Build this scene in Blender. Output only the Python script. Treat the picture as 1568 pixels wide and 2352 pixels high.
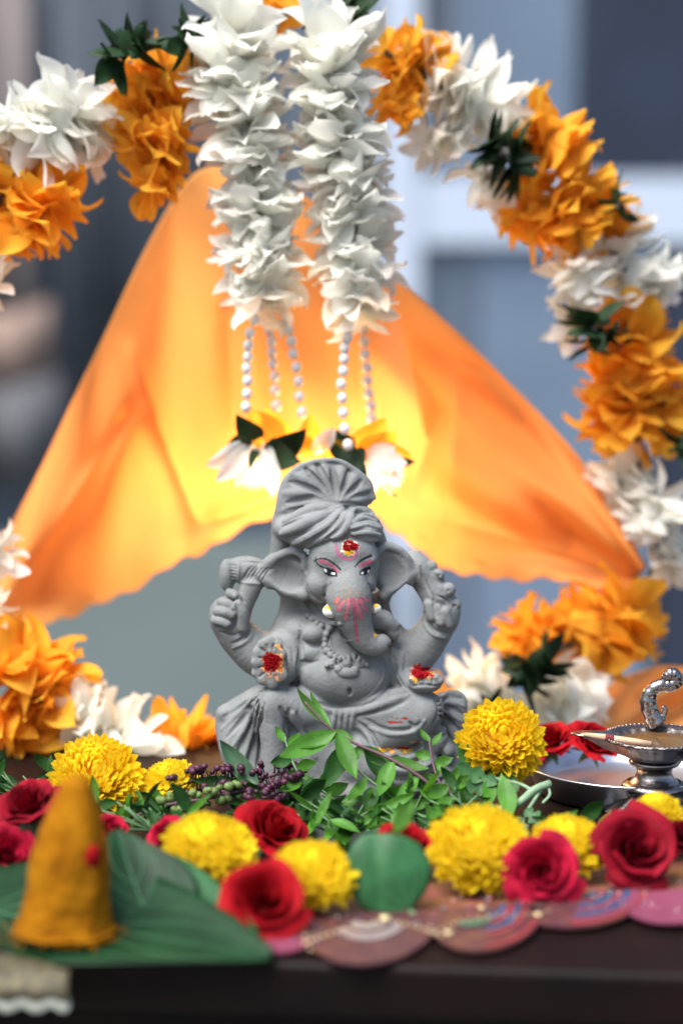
import bpy, math, random
import numpy as np
from mathutils import Vector, Matrix

for _o in list(bpy.data.objects):
    bpy.data.objects.remove(_o)
scn = bpy.context.scene
C = scn.collection
PI = math.pi
rad = math.radians

# ------------------------------------------------------------------ camera
PITCH = rad(8.0)
CAM = Vector((0.0, -1.38, 0.356))
LENS, SENS = 85.0, 36.0
cam_d = bpy.data.cameras.new('camera')
cam = bpy.data.objects.new('camera', cam_d)
C.objects.link(cam)
cam.location = CAM
cam.rotation_euler = (PI / 2 - PITCH, 0, 0)
cam_d.sensor_fit = 'VERTICAL'
cam_d.sensor_height = SENS
cam_d.sensor_width = 24.0
cam_d.lens = LENS
cam_d.clip_start = 0.02
cam_d.clip_end = 200
cam_d.dof.use_dof = True
cam_d.dof.focus_distance = 1.352
cam_d.dof.aperture_fstop = 2.9
cam_d.dof.aperture_blades = 9
scn.camera = cam

# ------------------------------------------------------------------ world and light
SUN_EL, SUN_AZ = rad(62), rad(226)      # soft light from the front, above and slightly left
world = bpy.data.worlds.new('World')
scn.world = world
world.use_nodes = True
_nt = world.node_tree
_bg = _nt.nodes['Background']
_sky = _nt.nodes.new('ShaderNodeTexSky')
_sky.sky_type = 'NISHITA'
_sky.sun_disc = False
_sky.sun_elevation = SUN_EL
_sky.sun_rotation = SUN_AZ
_sky.air_density = 1.0
_sky.dust_density = 2.5
_nt.links.new(_sky.outputs[0], _bg.inputs[0])
_bg.inputs[1].default_value = 0.082
sun_d = bpy.data.lights.new('overcast_sun', 'SUN')
sun_d.energy = 2.6
sun_d.angle = rad(40)
sun_d.color = (1.0, 0.985, 0.95)
sun = bpy.data.objects.new('overcast_sun', sun_d)
C.objects.link(sun)
_sd = Vector((math.sin(SUN_AZ) * math.cos(SUN_EL), math.cos(SUN_AZ) * math.cos(SUN_EL), math.sin(SUN_EL)))
sun.rotation_euler = _sd.to_track_quat('Z', 'Y').to_euler()
sun.location = _sd * 5

scn.view_settings.view_transform = 'Standard'
scn.view_settings.look = 'None'
scn.view_settings.exposure = 1.38
scn.view_settings.gamma = 1.0
scn.view_settings.use_curve_mapping = False
scn.render.engine = 'CYCLES'
scn.cycles.use_denoising = True
scn.cycles.max_bounces = 8
scn.cycles.transparent_max_bounces = 12
scn.cycles.sample_clamp_indirect = 6.0

# ------------------------------------------------------------------ helpers
FWD = Vector((0, math.cos(PITCH), -math.sin(PITCH)))
UPV = Vector((0, math.sin(PITCH), math.cos(PITCH)))
K = SENS / LENS / 2352.0


def ray(x, y):
    return FWD + Vector((1, 0, 0)) * ((x - 784) * K) + UPV * (-(y - 1176) * K)


def at(x, y, Y):
    """point of the upright plane at depth Y (metres behind the idol's centre)"""
    d = ray(x, y)
    return CAM + d * ((Y - CAM.y) / d.y)


def on(x, y, z=0.0):
    """point at height z above the table"""
    d = ray(x, y)
    return CAM + d * ((z - CAM.z) / d.z)


def ppm(p):
    """metres for one unit of the layout grid at point p"""
    return (Vector(p) - CAM).dot(FWD) * K


rng = random.Random(11)


def tag(o, label=None, cat=None, group=None, kind=None):
    if label: o['label'] = label
    if cat: o['category'] = cat
    if group: o['group'] = group
    if kind: o['kind'] = kind
    return o


def thing(name, loc, label, cat, group=None):
    o = bpy.data.objects.new(name, None)
    o.empty_display_size = 0.02
    C.objects.link(o)
    o.location = loc
    return tag(o, label, cat, group)


def link(name, me, parent=None, mat=None, M=None):
    """an object of mesh me; M is its matrix in the world, parents are translated Empties or meshes"""
    o = bpy.data.objects.new(name, me)
    C.objects.link(o)
    if mat is not None and len(me.materials) == 0:
        me.materials.append(mat)
    if M is not None:
        o.matrix_basis = M
    if parent is not None:
        o.parent = parent
        o.matrix_parent_inverse = wmat(parent).inverted()
    return o


def wmat(o):
    m = o.matrix_basis.copy()
    if o.parent is not None:
        m = wmat(o.parent) @ o.matrix_parent_inverse @ m
    return m


def mesh(name, V, F, smooth=True):
    me = bpy.data.meshes.new(name)
    me.from_pydata([tuple(v) for v in V], [], [tuple(f) for f in F])
    me.update()
    if smooth:
        me.polygons.foreach_set('use_smooth', [True] * len(me.polygons))
    return me


def np_mesh(name, V, Q, smooth=True):
    """fast quad mesh from numpy arrays"""
    me = bpy.data.meshes.new(name)
    me.vertices.add(len(V))
    me.vertices.foreach_set('co', np.asarray(V, np.float32).ravel())
    n = len(Q)
    me.loops.add(n * 4)
    me.loops.foreach_set('vertex_index', np.asarray(Q, np.int32).ravel())
    me.polygons.add(n)
    me.polygons.foreach_set('loop_start', np.arange(0, n * 4, 4, dtype=np.int32))
    me.update(calc_edges=True)
    me.validate()
    if smooth:
        me.polygons.foreach_set('use_smooth', np.ones(len(me.polygons), bool))
    return me


class MB:
    """collects shapes into one mesh"""
    def __init__(self):
        self.V, self.F = [], []

    def add(self, V, F):
        n = len(self.V)
        self.V += [tuple(v) for v in V]
        self.F += [tuple(i + n for i in f) for f in F]
        return self

    def box(self, lo, hi):
        x0, y0, z0 = lo; x1, y1, z1 = hi
        return self.add([(x0, y0, z0), (x1, y0, z0), (x1, y1, z0), (x0, y1, z0), (x0, y0, z1), (x1, y0, z1), (x1, y1, z1), (x0, y1, z1)],
                        [(3, 2, 1, 0), (4, 5, 6, 7), (0, 1, 5, 4), (1, 2, 6, 5), (2, 3, 7, 6), (3, 0, 4, 7)])

    def tube(self, pts, r, seg=8, caps=True):
        pts = [Vector(p) for p in pts]
        rs = r if isinstance(r, (list, tuple)) else [r] * len(pts)
        V, F = [], []
        prev = None
        for i, p in enumerate(pts):
            t = (pts[min(i + 1, len(pts) - 1)] - pts[max(i - 1, 0)]).normalized()
            if prev is None:
                a = Vector((0, 0, 1)) if abs(t.z) < 0.9 else Vector((1, 0, 0))
                u = t.cross(a).normalized()
            else:
                u = (prev - t * prev.dot(t)).normalized()
            prev = u
            w = t.cross(u)
            for k in range(seg):
                an = 2 * PI * k / seg
                V.append(p + (u * math.cos(an) + w * math.sin(an)) * rs[i])
        for i in range(len(pts) - 1):
            for k in range(seg):
                a, b = i * seg + k, i * seg + (k + 1) % seg
                F.append((a, b, b + seg, a + seg))
        if caps:
            F.append(tuple(range(seg))[::-1])
            F.append(tuple(range((len(pts) - 1) * seg, len(pts) * seg)))
        return self.add(V, F)

    def lathe(self, prof, seg=48, c=(0, 0, 0), wob=None):
        V, F = [], []
        for (r, z) in prof:
            for k in range(seg):
                an = 2 * PI * k / seg
                rr = r * (1 + (wob(an, z) if wob else 0))
                V.append((c[0] + rr * math.cos(an), c[1] + rr * math.sin(an), c[2] + z))
        for i in range(len(prof) - 1):
            for k in range(seg):
                a, b = i * seg + k, i * seg + (k + 1) % seg
                F.append((a, b, b + seg, a + seg))
        return self.add(V, F)

    def ball(self, c, r, seg=10, rings=7):
        rx, ry, rz = (r, r, r) if not isinstance(r, (tuple, list)) else r
        V = [(c[0], c[1], c[2] - rz)]
        for i in range(1, rings):
            ph = -PI / 2 + PI * i / rings
            for k in range(seg):
                an = 2 * PI * k / seg
                V.append((c[0] + rx * math.cos(ph) * math.cos(an), c[1] + ry * math.cos(ph) * math.sin(an), c[2] + rz * math.sin(ph)))
        V.append((c[0], c[1], c[2] + rz))
        F = [(0, 1 + (k + 1) % seg, 1 + k) for k in range(seg)]
        for i in range(rings - 2):
            for k in range(seg):
                a, b = 1 + i * seg + k, 1 + i * seg + (k + 1) % seg
                F.append((a, b, b + seg, a + seg))
        o = 1 + (rings - 2) * seg
        F += [(o + k, o + (k + 1) % seg, len(V) - 1) for k in range(seg)]
        return self.add(V, F)

    def mesh(self, name, smooth=True):
        return mesh(name, self.V, self.F, smooth)

    def build(self, name, mat, parent=None, smooth=True):
        return link(name, self.mesh(name, smooth), parent, mat)


def crom(pts, n=6):
    """smooth curve through points (any dimension)"""
    P = [np.array(p, float) for p in pts]
    if len(P) < 3:
        return [tuple(P[0] + (P[-1] - P[0]) * i / n) for i in range(n + 1)]
    P = [2 * P[0] - P[1]] + P + [2 * P[-1] - P[-2]]
    out = []
    for i in range(1, len(P) - 2):
        for j in range(n):
            t = j / n
            out.append(tuple(0.5 * ((2 * P[i]) + (-P[i - 1] + P[i + 1]) * t + (2 * P[i - 1] - 5 * P[i] + 4 * P[i + 1] - P[i + 2]) * t * t + (-P[i - 1] + 3 * P[i] - 3 * P[i + 1] + P[i + 2]) * t ** 3)))
    out.append(tuple(P[-2]))
    return out


def frame(origin, xdir, ndir, s=1.0):
    """matrix with local x along xdir and local z near ndir"""
    x = Vector(xdir).normalized()
    y = Vector(ndir).cross(x)
    if y.length < 1e-6:
        y = Vector((0.3, 1, 0.2)).cross(x)
    y.normalize()
    z = x.cross(y)
    M = Matrix((x, y, z)).transposed().to_4x4()
    M = M @ Matrix.Scale(s, 4)
    M.translation = Vector(origin)
    return M


# ------------------------------------------------------------------ materials
def mat(name, col, rough=0.6, var=0.0, nscale=40.0, bump=0.0, bscale=200.0, metal=0.0, trans=0.0, spec=0.5, col2=None, rnd=0.0, coat=0.0, sheen=0.0, see=0.0, tcol=None, sss=0.0):
    m = bpy.data.materials.new(name)
    m.use_nodes = True
    nt = m.node_tree
    N, L = nt.nodes, nt.links
    b = N['Principled BSDF']
    out = N['Material Output']
    b.inputs['Roughness'].default_value = rough
    b.inputs['Metallic'].default_value = metal
    b.inputs['Specular IOR Level'].default_value = spec
    if coat: b.inputs['Coat Weight'].default_value = coat
    if sheen: b.inputs['Sheen Weight'].default_value = sheen
    if sss:
        b.inputs['Subsurface Weight'].default_value = sss
        b.inputs['Subsurface Scale'].default_value = 0.004
    tc = N.new('ShaderNodeTexCoord')
    c2 = col2 or tuple(max(0, c * (1 - var)) for c in col)
    mix = N.new('ShaderNodeMix'); mix.data_type = 'RGBA'
    mix.inputs[6].default_value = (*col, 1)
    mix.inputs[7].default_value = (*c2, 1)
    no = N.new('ShaderNodeTexNoise')
    no.inputs['Scale'].default_value = nscale
    no.inputs['Detail'].default_value = 5
    L.new(tc.outputs['Object'], no.inputs['Vector'])
    rp = N.new('ShaderNodeMapRange')
    rp.inputs[1].default_value = 0.35; rp.inputs[2].default_value = 0.65
    L.new(no.outputs[0], rp.inputs[0])
    L.new(rp.outputs[0], mix.inputs[0])
    colout = mix.outputs[2]
    if rnd:
        oi = N.new('ShaderNodeObjectInfo')
        hs = N.new('ShaderNodeHueSaturation')
        mr = N.new('ShaderNodeMapRange')
        mr.inputs[3].default_value = 1 - rnd; mr.inputs[4].default_value = 1 + rnd * 0.6
        L.new(oi.outputs['Random'], mr.inputs[0])
        L.new(mr.outputs[0], hs.inputs['Value'])
        L.new(colout, hs.inputs['Color'])
        colout = hs.outputs[0]
    L.new(colout, b.inputs['Base Color'])
    if bump:
        n2 = N.new('ShaderNodeTexNoise')
        n2.inputs['Scale'].default_value = bscale
        n2.inputs['Detail'].default_value = 6
        L.new(tc.outputs['Object'], n2.inputs['Vector'])
        bp = N.new('ShaderNodeBump')
        bp.inputs['Strength'].default_value = bump
        bp.inputs['Distance'].default_value = 0.001
        L.new(n2.outputs[0], bp.inputs['Height'])
        L.new(bp.outputs[0], b.inputs['Normal'])
    last = b.outputs[0]
    if trans:
        tr = N.new('ShaderNodeBsdfTranslucent')
        if tcol: tr.inputs[0].default_value = (*tcol, 1)
        else: L.new(colout, tr.inputs[0])
        ms = N.new('ShaderNodeMixShader')
        ms.inputs[0].default_value = trans
        L.new(last, ms.inputs[1]); L.new(tr.outputs[0], ms.inputs[2])
        last = ms.outputs[0]
    if see:
        tp = N.new('ShaderNodeBsdfTransparent')
        ms = N.new('ShaderNodeMixShader')
        ms.inputs[0].default_value = see
        L.new(last, ms.inputs[1]); L.new(tp.outputs[0], ms.inputs[2])
        last = ms.outputs[0]
    L.new(last, out.inputs[0])
    m['bsdf'] = b.name
    return m


def emit(name, col, s):
    m = bpy.data.materials.new(name)
    m.use_nodes = True
    nt = m.node_tree
    nt.nodes.remove(nt.nodes['Principled BSDF'])
    e = nt.nodes.new('ShaderNodeEmission')
    e.inputs[0].default_value = (*col, 1)
    e.inputs[1].default_value = s
    nt.links.new(e.outputs[0], nt.nodes['Material Output'].inputs[0])
    return m


M_WALL = mat('wall_paint', (0.19, 0.235, 0.295), 0.9, 0.25, 1.2, 0.2, 60)
M_WALLD = mat('parapet_paint', (0.155, 0.19, 0.185), 0.9, 0.2, 1.5)  # grey-green paint of the parapet
M_POST = mat('post_white', (0.50, 0.57, 0.68), 0.6, 0.05, 2)
M_GLASS = mat('window_glass', (0.12, 0.16, 0.22), 0.35, 0.25, 1.5)
M_NAVY = mat('dark_curtain', (0.020, 0.032, 0.062), 0.9, 0.4, 3)
M_CURT = mat('grey_curtain', (0.150, 0.205, 0.285), 0.9, 0.2, 3)
M_BRICK = mat('brown_cloth', (0.25, 0.215, 0.21), 0.9, 0.3, 4)
M_DARK = mat('dark_cloth', (0.125, 0.15, 0.185), 0.9, 0.3, 4)
M_WOOD = mat('dark_wood', (0.010, 0.0035, 0.0025), 0.55, 0.0, 14, 0.15, 90, col2=(0.004, 0.002, 0.002), spec=0.14)
M_CLOTH = mat('orange_voile', (0.94, 0.48, 0.15), 0.9, 0.06, 60, 0.15, 900, trans=0.55, see=0.18, tcol=(1.0, 0.62, 0.26), spec=0.1)
M_WPET = mat('white_petal', (0.95, 0.94, 0.87), 0.7, 0.03, 120, 0.03, 700, trans=0.55, rnd=0.10, spec=0.2)
M_OPET = mat('orange_petal', (0.96, 0.54, 0.055), 0.7, 0, 90, 0.03, 700, trans=0.52, rnd=0.10, spec=0.15, col2=(0.95, 0.46, 0.04))
M_GPET = mat('green_fabric_leaf', (0.014, 0.042, 0.012), 0.6, 0.3, 90, trans=0.1, rnd=0.3, spec=0.3)
M_BEAD = mat('white_bead', (0.80, 0.76, 0.70), 0.3, 0.05, 100, sss=0.2)
M_WIRE = mat('hoop_wire', (0.10, 0.10, 0.10), 0.4, metal=0.8)
M_YEL = mat('yellow_mum', (0.95, 0.78, 0.035), 0.6, 0, 60, 0.05, 600, trans=0.45, tcol=(0.98, 0.84, 0.05), col2=(0.94, 0.70, 0.022), spec=0.2)
M_YEL2 = mat('deep_yellow_mum', (0.95, 0.74, 0.03), 0.6, 0, 60, 0.05, 600, trans=0.5, tcol=(0.98, 0.80, 0.04), col2=(0.94, 0.66, 0.02), spec=0.2)
M_ROSE = mat('red_rose', (0.42, 0.005, 0.012), 0.7, 0, 60, 0.15, 500, trans=0.15, col2=(0.24, 0.002, 0.005), rnd=0.25, spec=0.12)
M_ROSEP = mat('pink_red_rose', (0.55, 0.012, 0.055), 0.7, 0, 60, 0.15, 500, trans=0.15, col2=(0.30, 0.003, 0.014), rnd=0.25, spec=0.12)
M_ROSED = mat('dark_red_rose', (0.33, 0.006, 0.022), 0.7, 0, 60, 0.15, 500, trans=0.12, col2=(0.18, 0.004, 0.010), rnd=0.25, spec=0.12)
M_STEM = mat('green_stem', (0.10, 0.20, 0.08), 0.6, 0.3, 80, 0.2, 400)
M_PSTEM = mat('purple_stem', (0.12, 0.055, 0.07), 0.6, 0.3, 80, 0.2, 400)
M_LEAF = mat('basil_leaf', (0.075, 0.24, 0.020), 0.5, 0.35, 90, 0.4, 300, trans=0.30, rnd=0.30, spec=0.4, tcol=(0.16, 0.42, 0.03))
M_LEAFD = mat('dark_basil_leaf', (0.022, 0.085, 0.014), 0.55, 0.35, 90, 0.4, 300, trans=0.25, rnd=0.30, spec=0.2)
M_MUML = mat('mum_leaf', (0.030, 0.13, 0.025), 0.5, 0.35, 90, 0.4, 300, trans=0.2, rnd=0.2, spec=0.4)
M_BETEL = mat('betel_leaf', (0.008, 0.042, 0.012), 0.5, 0.4, 45, 0.25, 120, trans=0.10, spec=0.22)
M_BETEL2 = mat('pale_betel_leaf', (0.024, 0.125, 0.036), 0.45, 0.35, 55, 0.3, 150, trans=0.12, spec=0.35)
M_VEIN = mat('leaf_vein', (0.035, 0.14, 0.06), 0.5)
M_BUD = mat('purple_bud', (0.075, 0.016, 0.040), 0.5, 0.3, 200, spec=0.4, rnd=0.4)
M_GBUD = mat('green_bud', (0.14, 0.21, 0.055), 0.5, 0.3, 200, spec=0.4, rnd=0.3)
M_STEEL = mat('steel', (0.72, 0.74, 0.78), 0.30, 0.05, 20, metal=1.0)
M_SILVER = mat('aged_silver', (0.34, 0.31, 0.30), 0.26, 0, 90, 0.25, 500, metal=1.0, col2=(0.20, 0.18, 0.18))
M_OIL = mat('lamp_oil', (0.14, 0.075, 0.03), 0.08, 0.2, 40)
M_WICK = mat('cotton_wick', (0.62, 0.42, 0.27), 0.9, 0.2, 200, 0.5, 900)
M_WINE = mat('wine_stain', (0.16, 0.012, 0.02), 0.8)
M_TURM = mat('turmeric', (0.34, 0.135, 0.005), 0.95, 0, 70, 0.9, 260, col2=(0.22, 0.078, 0.003), spec=0.05)
M_KUM = mat('kumkum_powder', (0.33, 0.006, 0.010), 0.95, 0, 500, 0.6, 900, col2=(0.22, 0.003, 0.006), spec=0.1)
M_KUMO = mat('orange_powder', (0.80, 0.20, 0.02), 0.95, 0, 500, 0.6, 900, col2=(0.80, 0.42, 0.10), spec=0.1)

# ================================================================== the setting
def struct(o):
    o['kind'] = 'structure'
    return o


def slab(name, x0, x1, y0, y1, Y, th, m, parent=None):
    """upright board facing the camera, corners given on the layout grid at depth Y"""
    a, b = at(x0, y1, Y), at(x1, y0, Y)
    return MB().box((min(a.x, b.x), Y, a.z), (max(a.x, b.x), Y + th, b.z)).build(name, m, parent, smooth=False)


YB = 3.3
# floor and rear wall
fl = struct(MB().box((-4, -3, -0.80), (4, YB + 1.0, -0.75)).build('floor', mat('floor_tile', (0.16, 0.17, 0.17), 0.5, 0.2, 6), None, False))
wl = struct(MB().box((-4, YB + 0.30, -0.75), (4, YB + 0.42, 3.2)).build('wall', M_WALL, None, False))

# white window frame with panes on the right, standing proud of the wall
wf = thing('window_frame', at(1200, 1500, YB), 'blurred white window frame with grey and dark panes behind the garland', 'window')
slab('post', 872, 968, -700, 1900, YB, 0.06, M_POST, wf)
slab('rail', 968, 2600, 405, 560, YB + 0.005, 0.05, M_POST, wf)
slab('post', 2600, 2690, -700, 1900, YB, 0.06, M_POST, wf)
slab('pane', 968, 1030, -700, 405, YB + 0.03, 0.01, M_DARK, wf)
slab('pane', 1035, 1330, -700, 405, YB + 0.03, 0.01, M_CURT, wf)
slab('pane', 1330, 2600, -700, 405, YB + 0.03, 0.01, M_NAVY, wf)
slab('pane', 968, 1090, 560, 1900, YB + 0.03, 0.01, M_GLASS, wf)
slab('pane', 1090, 1500, 560, 1900, YB + 0.03, 0.01, M_CURT, wf)
slab('pane', 1500, 2600, 560, 1900, YB + 0.03, 0.01, M_NAVY, wf)

# low ledge behind the table
_px = at(880, 1300, YB)
lg = MB().box((-4, YB - 0.06, -0.75), (_px.x, YB - 0.02, at(300, 1235, YB).z)).build('parapet', M_WALLD, None, False)
tag(lg, 'blurred grey green parapet wall behind the idol', 'wall')

# dim vertical drapes hanging on the left
for i, (x0, x1, m, lab) in enumerate([(-500, 60, M_BRICK, 'dim brownish hanging drape at the far left edge'), (150, 300, M_DARK, 'dim grey drape behind the left white flowers'), (380, 520, M_DARK, 'dim grey drape behind the top left leaves')]):
    a, b = at(x0, 1100, YB + 0.1), at(x1, -500, YB + 0.1)
    n = 40
    V, F = [], []
    for k in range(n + 1):
        x = a.x + (b.x - a.x) * k / n
        yy = YB + 0.12 + 0.02 * math.sin(k * 1.1 + i) + 0.01 * math.sin(k * 2.3)
        V += [(x, yy, a.z), (x, yy, b.z)]
    for k in range(n):
        F.append((2 * k, 2 * k + 2, 2 * k + 3, 2 * k + 1))
    o = mesh('drape', V, F)
    o = link('drape', o, None, m)
    md = o.modifiers.new('thick', 'SOLIDIFY'); md.thickness = 0.004
    tag(o, lab, 'drape')

for (x0, x1, y0, y1, m, lab) in [(-220, 115, 690, 850, mat('rust_cloth', (0.27, 0.19, 0.155), 0.9, 0.3, 4), 'blurred rust brown cloth hung at the far left below the orange flower'), (-220, 135, 855, 1080, mat('charcoal_cloth', (0.10, 0.10, 0.11), 0.9, 0.3, 4), 'blurred charcoal cloth hung at the far left beside the orange drape')]:
    a, b = at(x0, y1, YB + 0.05), at(x1, y0, YB + 0.05)
    n = 24
    V, F = [], []
    for k in range(n + 1):
        u = k / n
        yy = YB + 0.05 + 0.02 * math.sin(u * 14)
        sag = 0.03 * math.sin(PI * u)
        V += [(a.x + (b.x - a.x) * u, yy, a.z - sag), (a.x + (b.x - a.x) * u, yy, b.z - sag)]
    for k in range(n):
        F.append((2 * k, 2 * k + 2, 2 * k + 3, 2 * k + 1))
    o = link('hung_cloth', mesh('hung_cloth', V, F), None, m)
    md = o.modifiers.new('thick', 'SOLIDIFY'); md.thickness = 0.006
    tag(o, lab, 'cloth')

# ------------------------------------------------------------------ the table
TYAW = rad(-5.5)
tb = thing('table', (0, 0, 0), 'dark brown polished wooden table carrying the whole offering', 'table')
EDGE = on(784, 2212, 0.0)


def table_part(name, lo, hi, bev=0.004):
    o = MB().box(lo, hi).build(name, M_WOOD, None, False)
    md = o.modifiers.new('bev', 'BEVEL'); md.width = bev; md.segments = 3
    o.matrix_basis = Matrix.Translation((EDGE.x, EDGE.y, 0)) @ Matrix.Rotation(TYAW, 4, 'Z')
    o.parent = tb
    return o


table_part('tabletop', (-0.75, 0.0, -0.027), (0.75, 0.47, -0.0005))
table_part('apron', (-0.70, 0.035, -0.11), (0.70, 0.055, -0.0275), 0.002)
for sx in (-0.68, 0.64):
    for sy in (0.04, 0.40):
        table_part('leg', (sx, sy, -0.749), (sx + 0.045, sy + 0.045, -0.0275), 0.003)

# ================================================================== orange cloth hung behind
def lerp2(P, t):
    n = len(P) - 1
    f = min(max(t, 0), 1) * n
    i = min(int(f), n - 1); f -= i
    return tuple(P[i][k] + (P[i + 1][k] - P[i][k]) * f for k in range(len(P[0])))


TOPL = crom([(-40, 1340), (-4, 1270), (42, 1180), (105, 1055), (170, 915), (235, 780), (303, 634), (370, 505), (425, 420), (480, 385), (570, 395), (700, 450), (830, 560), (960, 680), (1090, 800), (1210, 925), (1330, 1070), (1425, 1200), (1480, 1300)], 6)
TOPL = [(p[0], p[1]) for p in TOPL]
BOTL = crom([(-40, 1455), (60, 1440), (170, 1412), (280, 1365), (400, 1298), (500, 1248), (640, 1178), (740, 1150), (820, 1165), (900, 1215), (985, 1285), (1080, 1322), (1190, 1330), (1320, 1338), (1450, 1352)], 6)


TUCK = [((300, 800), (455, 1205), 16, 0.016), ((455, 1205), (660, 1130), 18, 0.014), ((520, 700), (545, 1010), 22, 0.012), ((90, 1270), (330, 900), 20, -0.010), ((820, 620), (835, 980), 20, 0.012), ((1010, 930), (930, 1150), 22, 0.014), ((1060, 800), (1010, 1250), 26, -0.006), ((980, 1180), (1420, 1310), 22, -0.008)]


def tucks(x, y):
    """creases pressed into the cloth along a few lines"""
    w = 0.0
    for (a, b, wd, h) in TUCK:
        dx, dy = b[0] - a[0], b[1] - a[1]
        t = max(0, min(1, ((x - a[0]) * dx + (y - a[1]) * dy) / (dx * dx + dy * dy)))
        d = math.hypot(x - a[0] - t * dx, y - a[1] - t * dy)
        w += h * math.exp(-(d / wd) ** 1.4) * (0.3 + 0.7 * math.sin(PI * t) ** 0.5)
    return w


def cloth_sheet(name, top, bot, Y0, nu, nv, fn, parent=None):
    V, F = [], []
    for i in range(nu + 1):
        u = i / nu
        a, b = lerp2(top, u), lerp2(bot, u)
        for j in range(nv + 1):
            v = j / nv
            dy, dx, dpx = fn(u, v)
            x_, y_ = a[0] + (b[0] - a[0]) * v + dx, a[1] + (b[1] - a[1]) * v + dpx
            V.append(at(x_, y_, Y0 + dy + tucks(x_, y_)))
    for i in range(nu):
        for j in range(nv):
            k = i * (nv + 1) + j
            F.append((k, k + nv + 1, k + nv + 2, k + 1))
    return link(name, mesh(name, V, F), parent, M_CLOTH)


def cf(u, v):
    L = max(0.0, 1 - u / 0.5)                     # left flap weight
    R = max(0.0, (u - 0.42) / 0.58)
    env = math.sin(PI * min(1, v * 1.0 + 0.08)) ** 0.5 if v < 0.95 else 0.5
    w = 0.0
    w += 0.011 * math.sin(17 * u + 5 * v + 0.6)
    w += 0.006 * math.sin(31 * u - 6 * v + 2.0)
    w += 0.0015 * math.sin(67 * u + 9 * v)
    w += 0.010 * math.sin(9 * v + 16 * u) * (L + R)
    w += 0.004 * math.sin(22 * v - 12 * u + 1.0) * R
    w += 0.03 * (L * L) - 0.055 * R * R - 0.02 * math.sin(PI * u)
    hem = 5 * math.sin(140 * u) + 4 * math.sin(61 * u) if v > 0.94 else 0
    return w, 0, hem


YC = 0.235
cl = thing('orange_cloth', at(784, 1200, YC), 'sheer saffron orange cloth draped like a tent behind the idol', 'cloth')
cloth_sheet('drape', TOPL, BOTL, YC, 220, 90, cf, cl)
# second layer folded over on the left and the right
cloth_sheet('folded_layer', crom([(10, 1290), (100, 1100), (215, 850), (320, 625), (430, 432)], 6), crom([(10, 1440), (170, 1400), (310, 1250), (430, 1000), (520, 600)], 6), YC + 0.035, 50, 30,
            lambda u, v: (0.008 * math.sin(11 * v + 3 * u) + 0.005 * math.sin(23 * v), 0, 0), cl)
cloth_sheet('folded_layer', crom([(900, 640), (1060, 780), (1220, 930), (1360, 1090), (1465, 1280)], 6), crom([(1000, 1120), (1120, 1200), (1240, 1260), (1360, 1300), (1450, 1345)], 6), YC - 0.02, 50, 30,
            lambda u, v: (-0.03 * u * u + 0.006 * math.sin(6 * v + 2 * u) + 0.0015 * math.sin(21 * v + 5 * u), 0, 0), cl)
# loose tail lying on the back of the table at the right
cloth_sheet('loose_tail', crom([(1340, 1600), (1430, 1555), (1520, 1530), (1640, 1540), (1760, 1560)], 6), crom([(1330, 1705), (1430, 1695), (1530, 1690), (1640, 1690), (1760, 1690)], 6), 0.175, 40, 24,
            lambda u, v: (0.03 * (1 - v) + 0.010 * math.sin(7 * v + 5 * u) + 0.006 * math.sin(15 * u + 9 * v), 0, 0), cl)
for o in cl.children:
    md = o.modifiers.new('thick', 'SOLIDIFY'); md.thickness = 0.0003

# warm lamps that glow through the cloth
M_BULB = emit('warm_bulb', (1.0, 0.62, 0.20), 60)
M_SOCK = mat('lamp_socket', (0.05, 0.05, 0.05), 0.5)


def bulb(x, y, Y, watt, label, r=0.011, hang=True):
    p = at(x, y, Y)
    t = thing('warm_lamp', p, label, 'lamp', 'warm lamps behind the cloth')
    link('bulb', MB().ball(p, r, 16, 10).mesh('bulb'), t, M_BULB)
    MB().lathe([(0.0, r * 2.4), (r * 0.62, r * 2.4), (r * 0.62, r * 0.8), (r * 0.4, r * 0.7)], 16, p).build('socket', M_SOCK, t)
    up = at(x * 0.6 + 300, 470, Y + 0.02)
    if hang: MB().tube([(p.x, p.y, p.z + r * 2.3), (p.x, p.y + 0.004, p.z + r * 4), (p + up) / 2 + Vector((0, 0.008, 0)), up], 0.0015, 6).build('cable', M_SOCK, t)
    else:      # stands on a thin rod on the table behind the idol
        MB().tube([(p.x, p.y, p.z), (p.x, p.y + 0.016, p.z + r), (p.x, p.y + 0.018, p.z - 0.01), (p.x, p.y + 0.004, 0.05), (p.x, p.y - 0.06, 0.02), (p.x, p.y - 0.07, 0.0)], 0.0015, 6).build('rod', M_SOCK, t)
    ld = bpy.data.lights.new('warm_glow', 'POINT')
    ld.energy = watt
    ld.color = (1.0, 0.74, 0.46)
    ld.shadow_soft_size = r
    lo = bpy.data.objects.new('warm_glow', ld)
    C.objects.link(lo)
    lo.location = p + Vector((0, -r * 1.6, 0))
    lo.parent = t
    lo.matrix_parent_inverse = wmat(t).inverted()
    lo['kind'] = 'helper'


bulb(585, 1085, YC + 0.055, 0.17, 'glowing warm lamp behind the cloth left of the turban')
bulb(890, 1085, YC + 0.055, 0.17, 'glowing warm lamp behind the cloth right of the turban')

bulb(762, 1112, 0.150, 0.14, 'glowing warm lamp hidden behind the top of the turban', 0.008, False)


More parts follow.
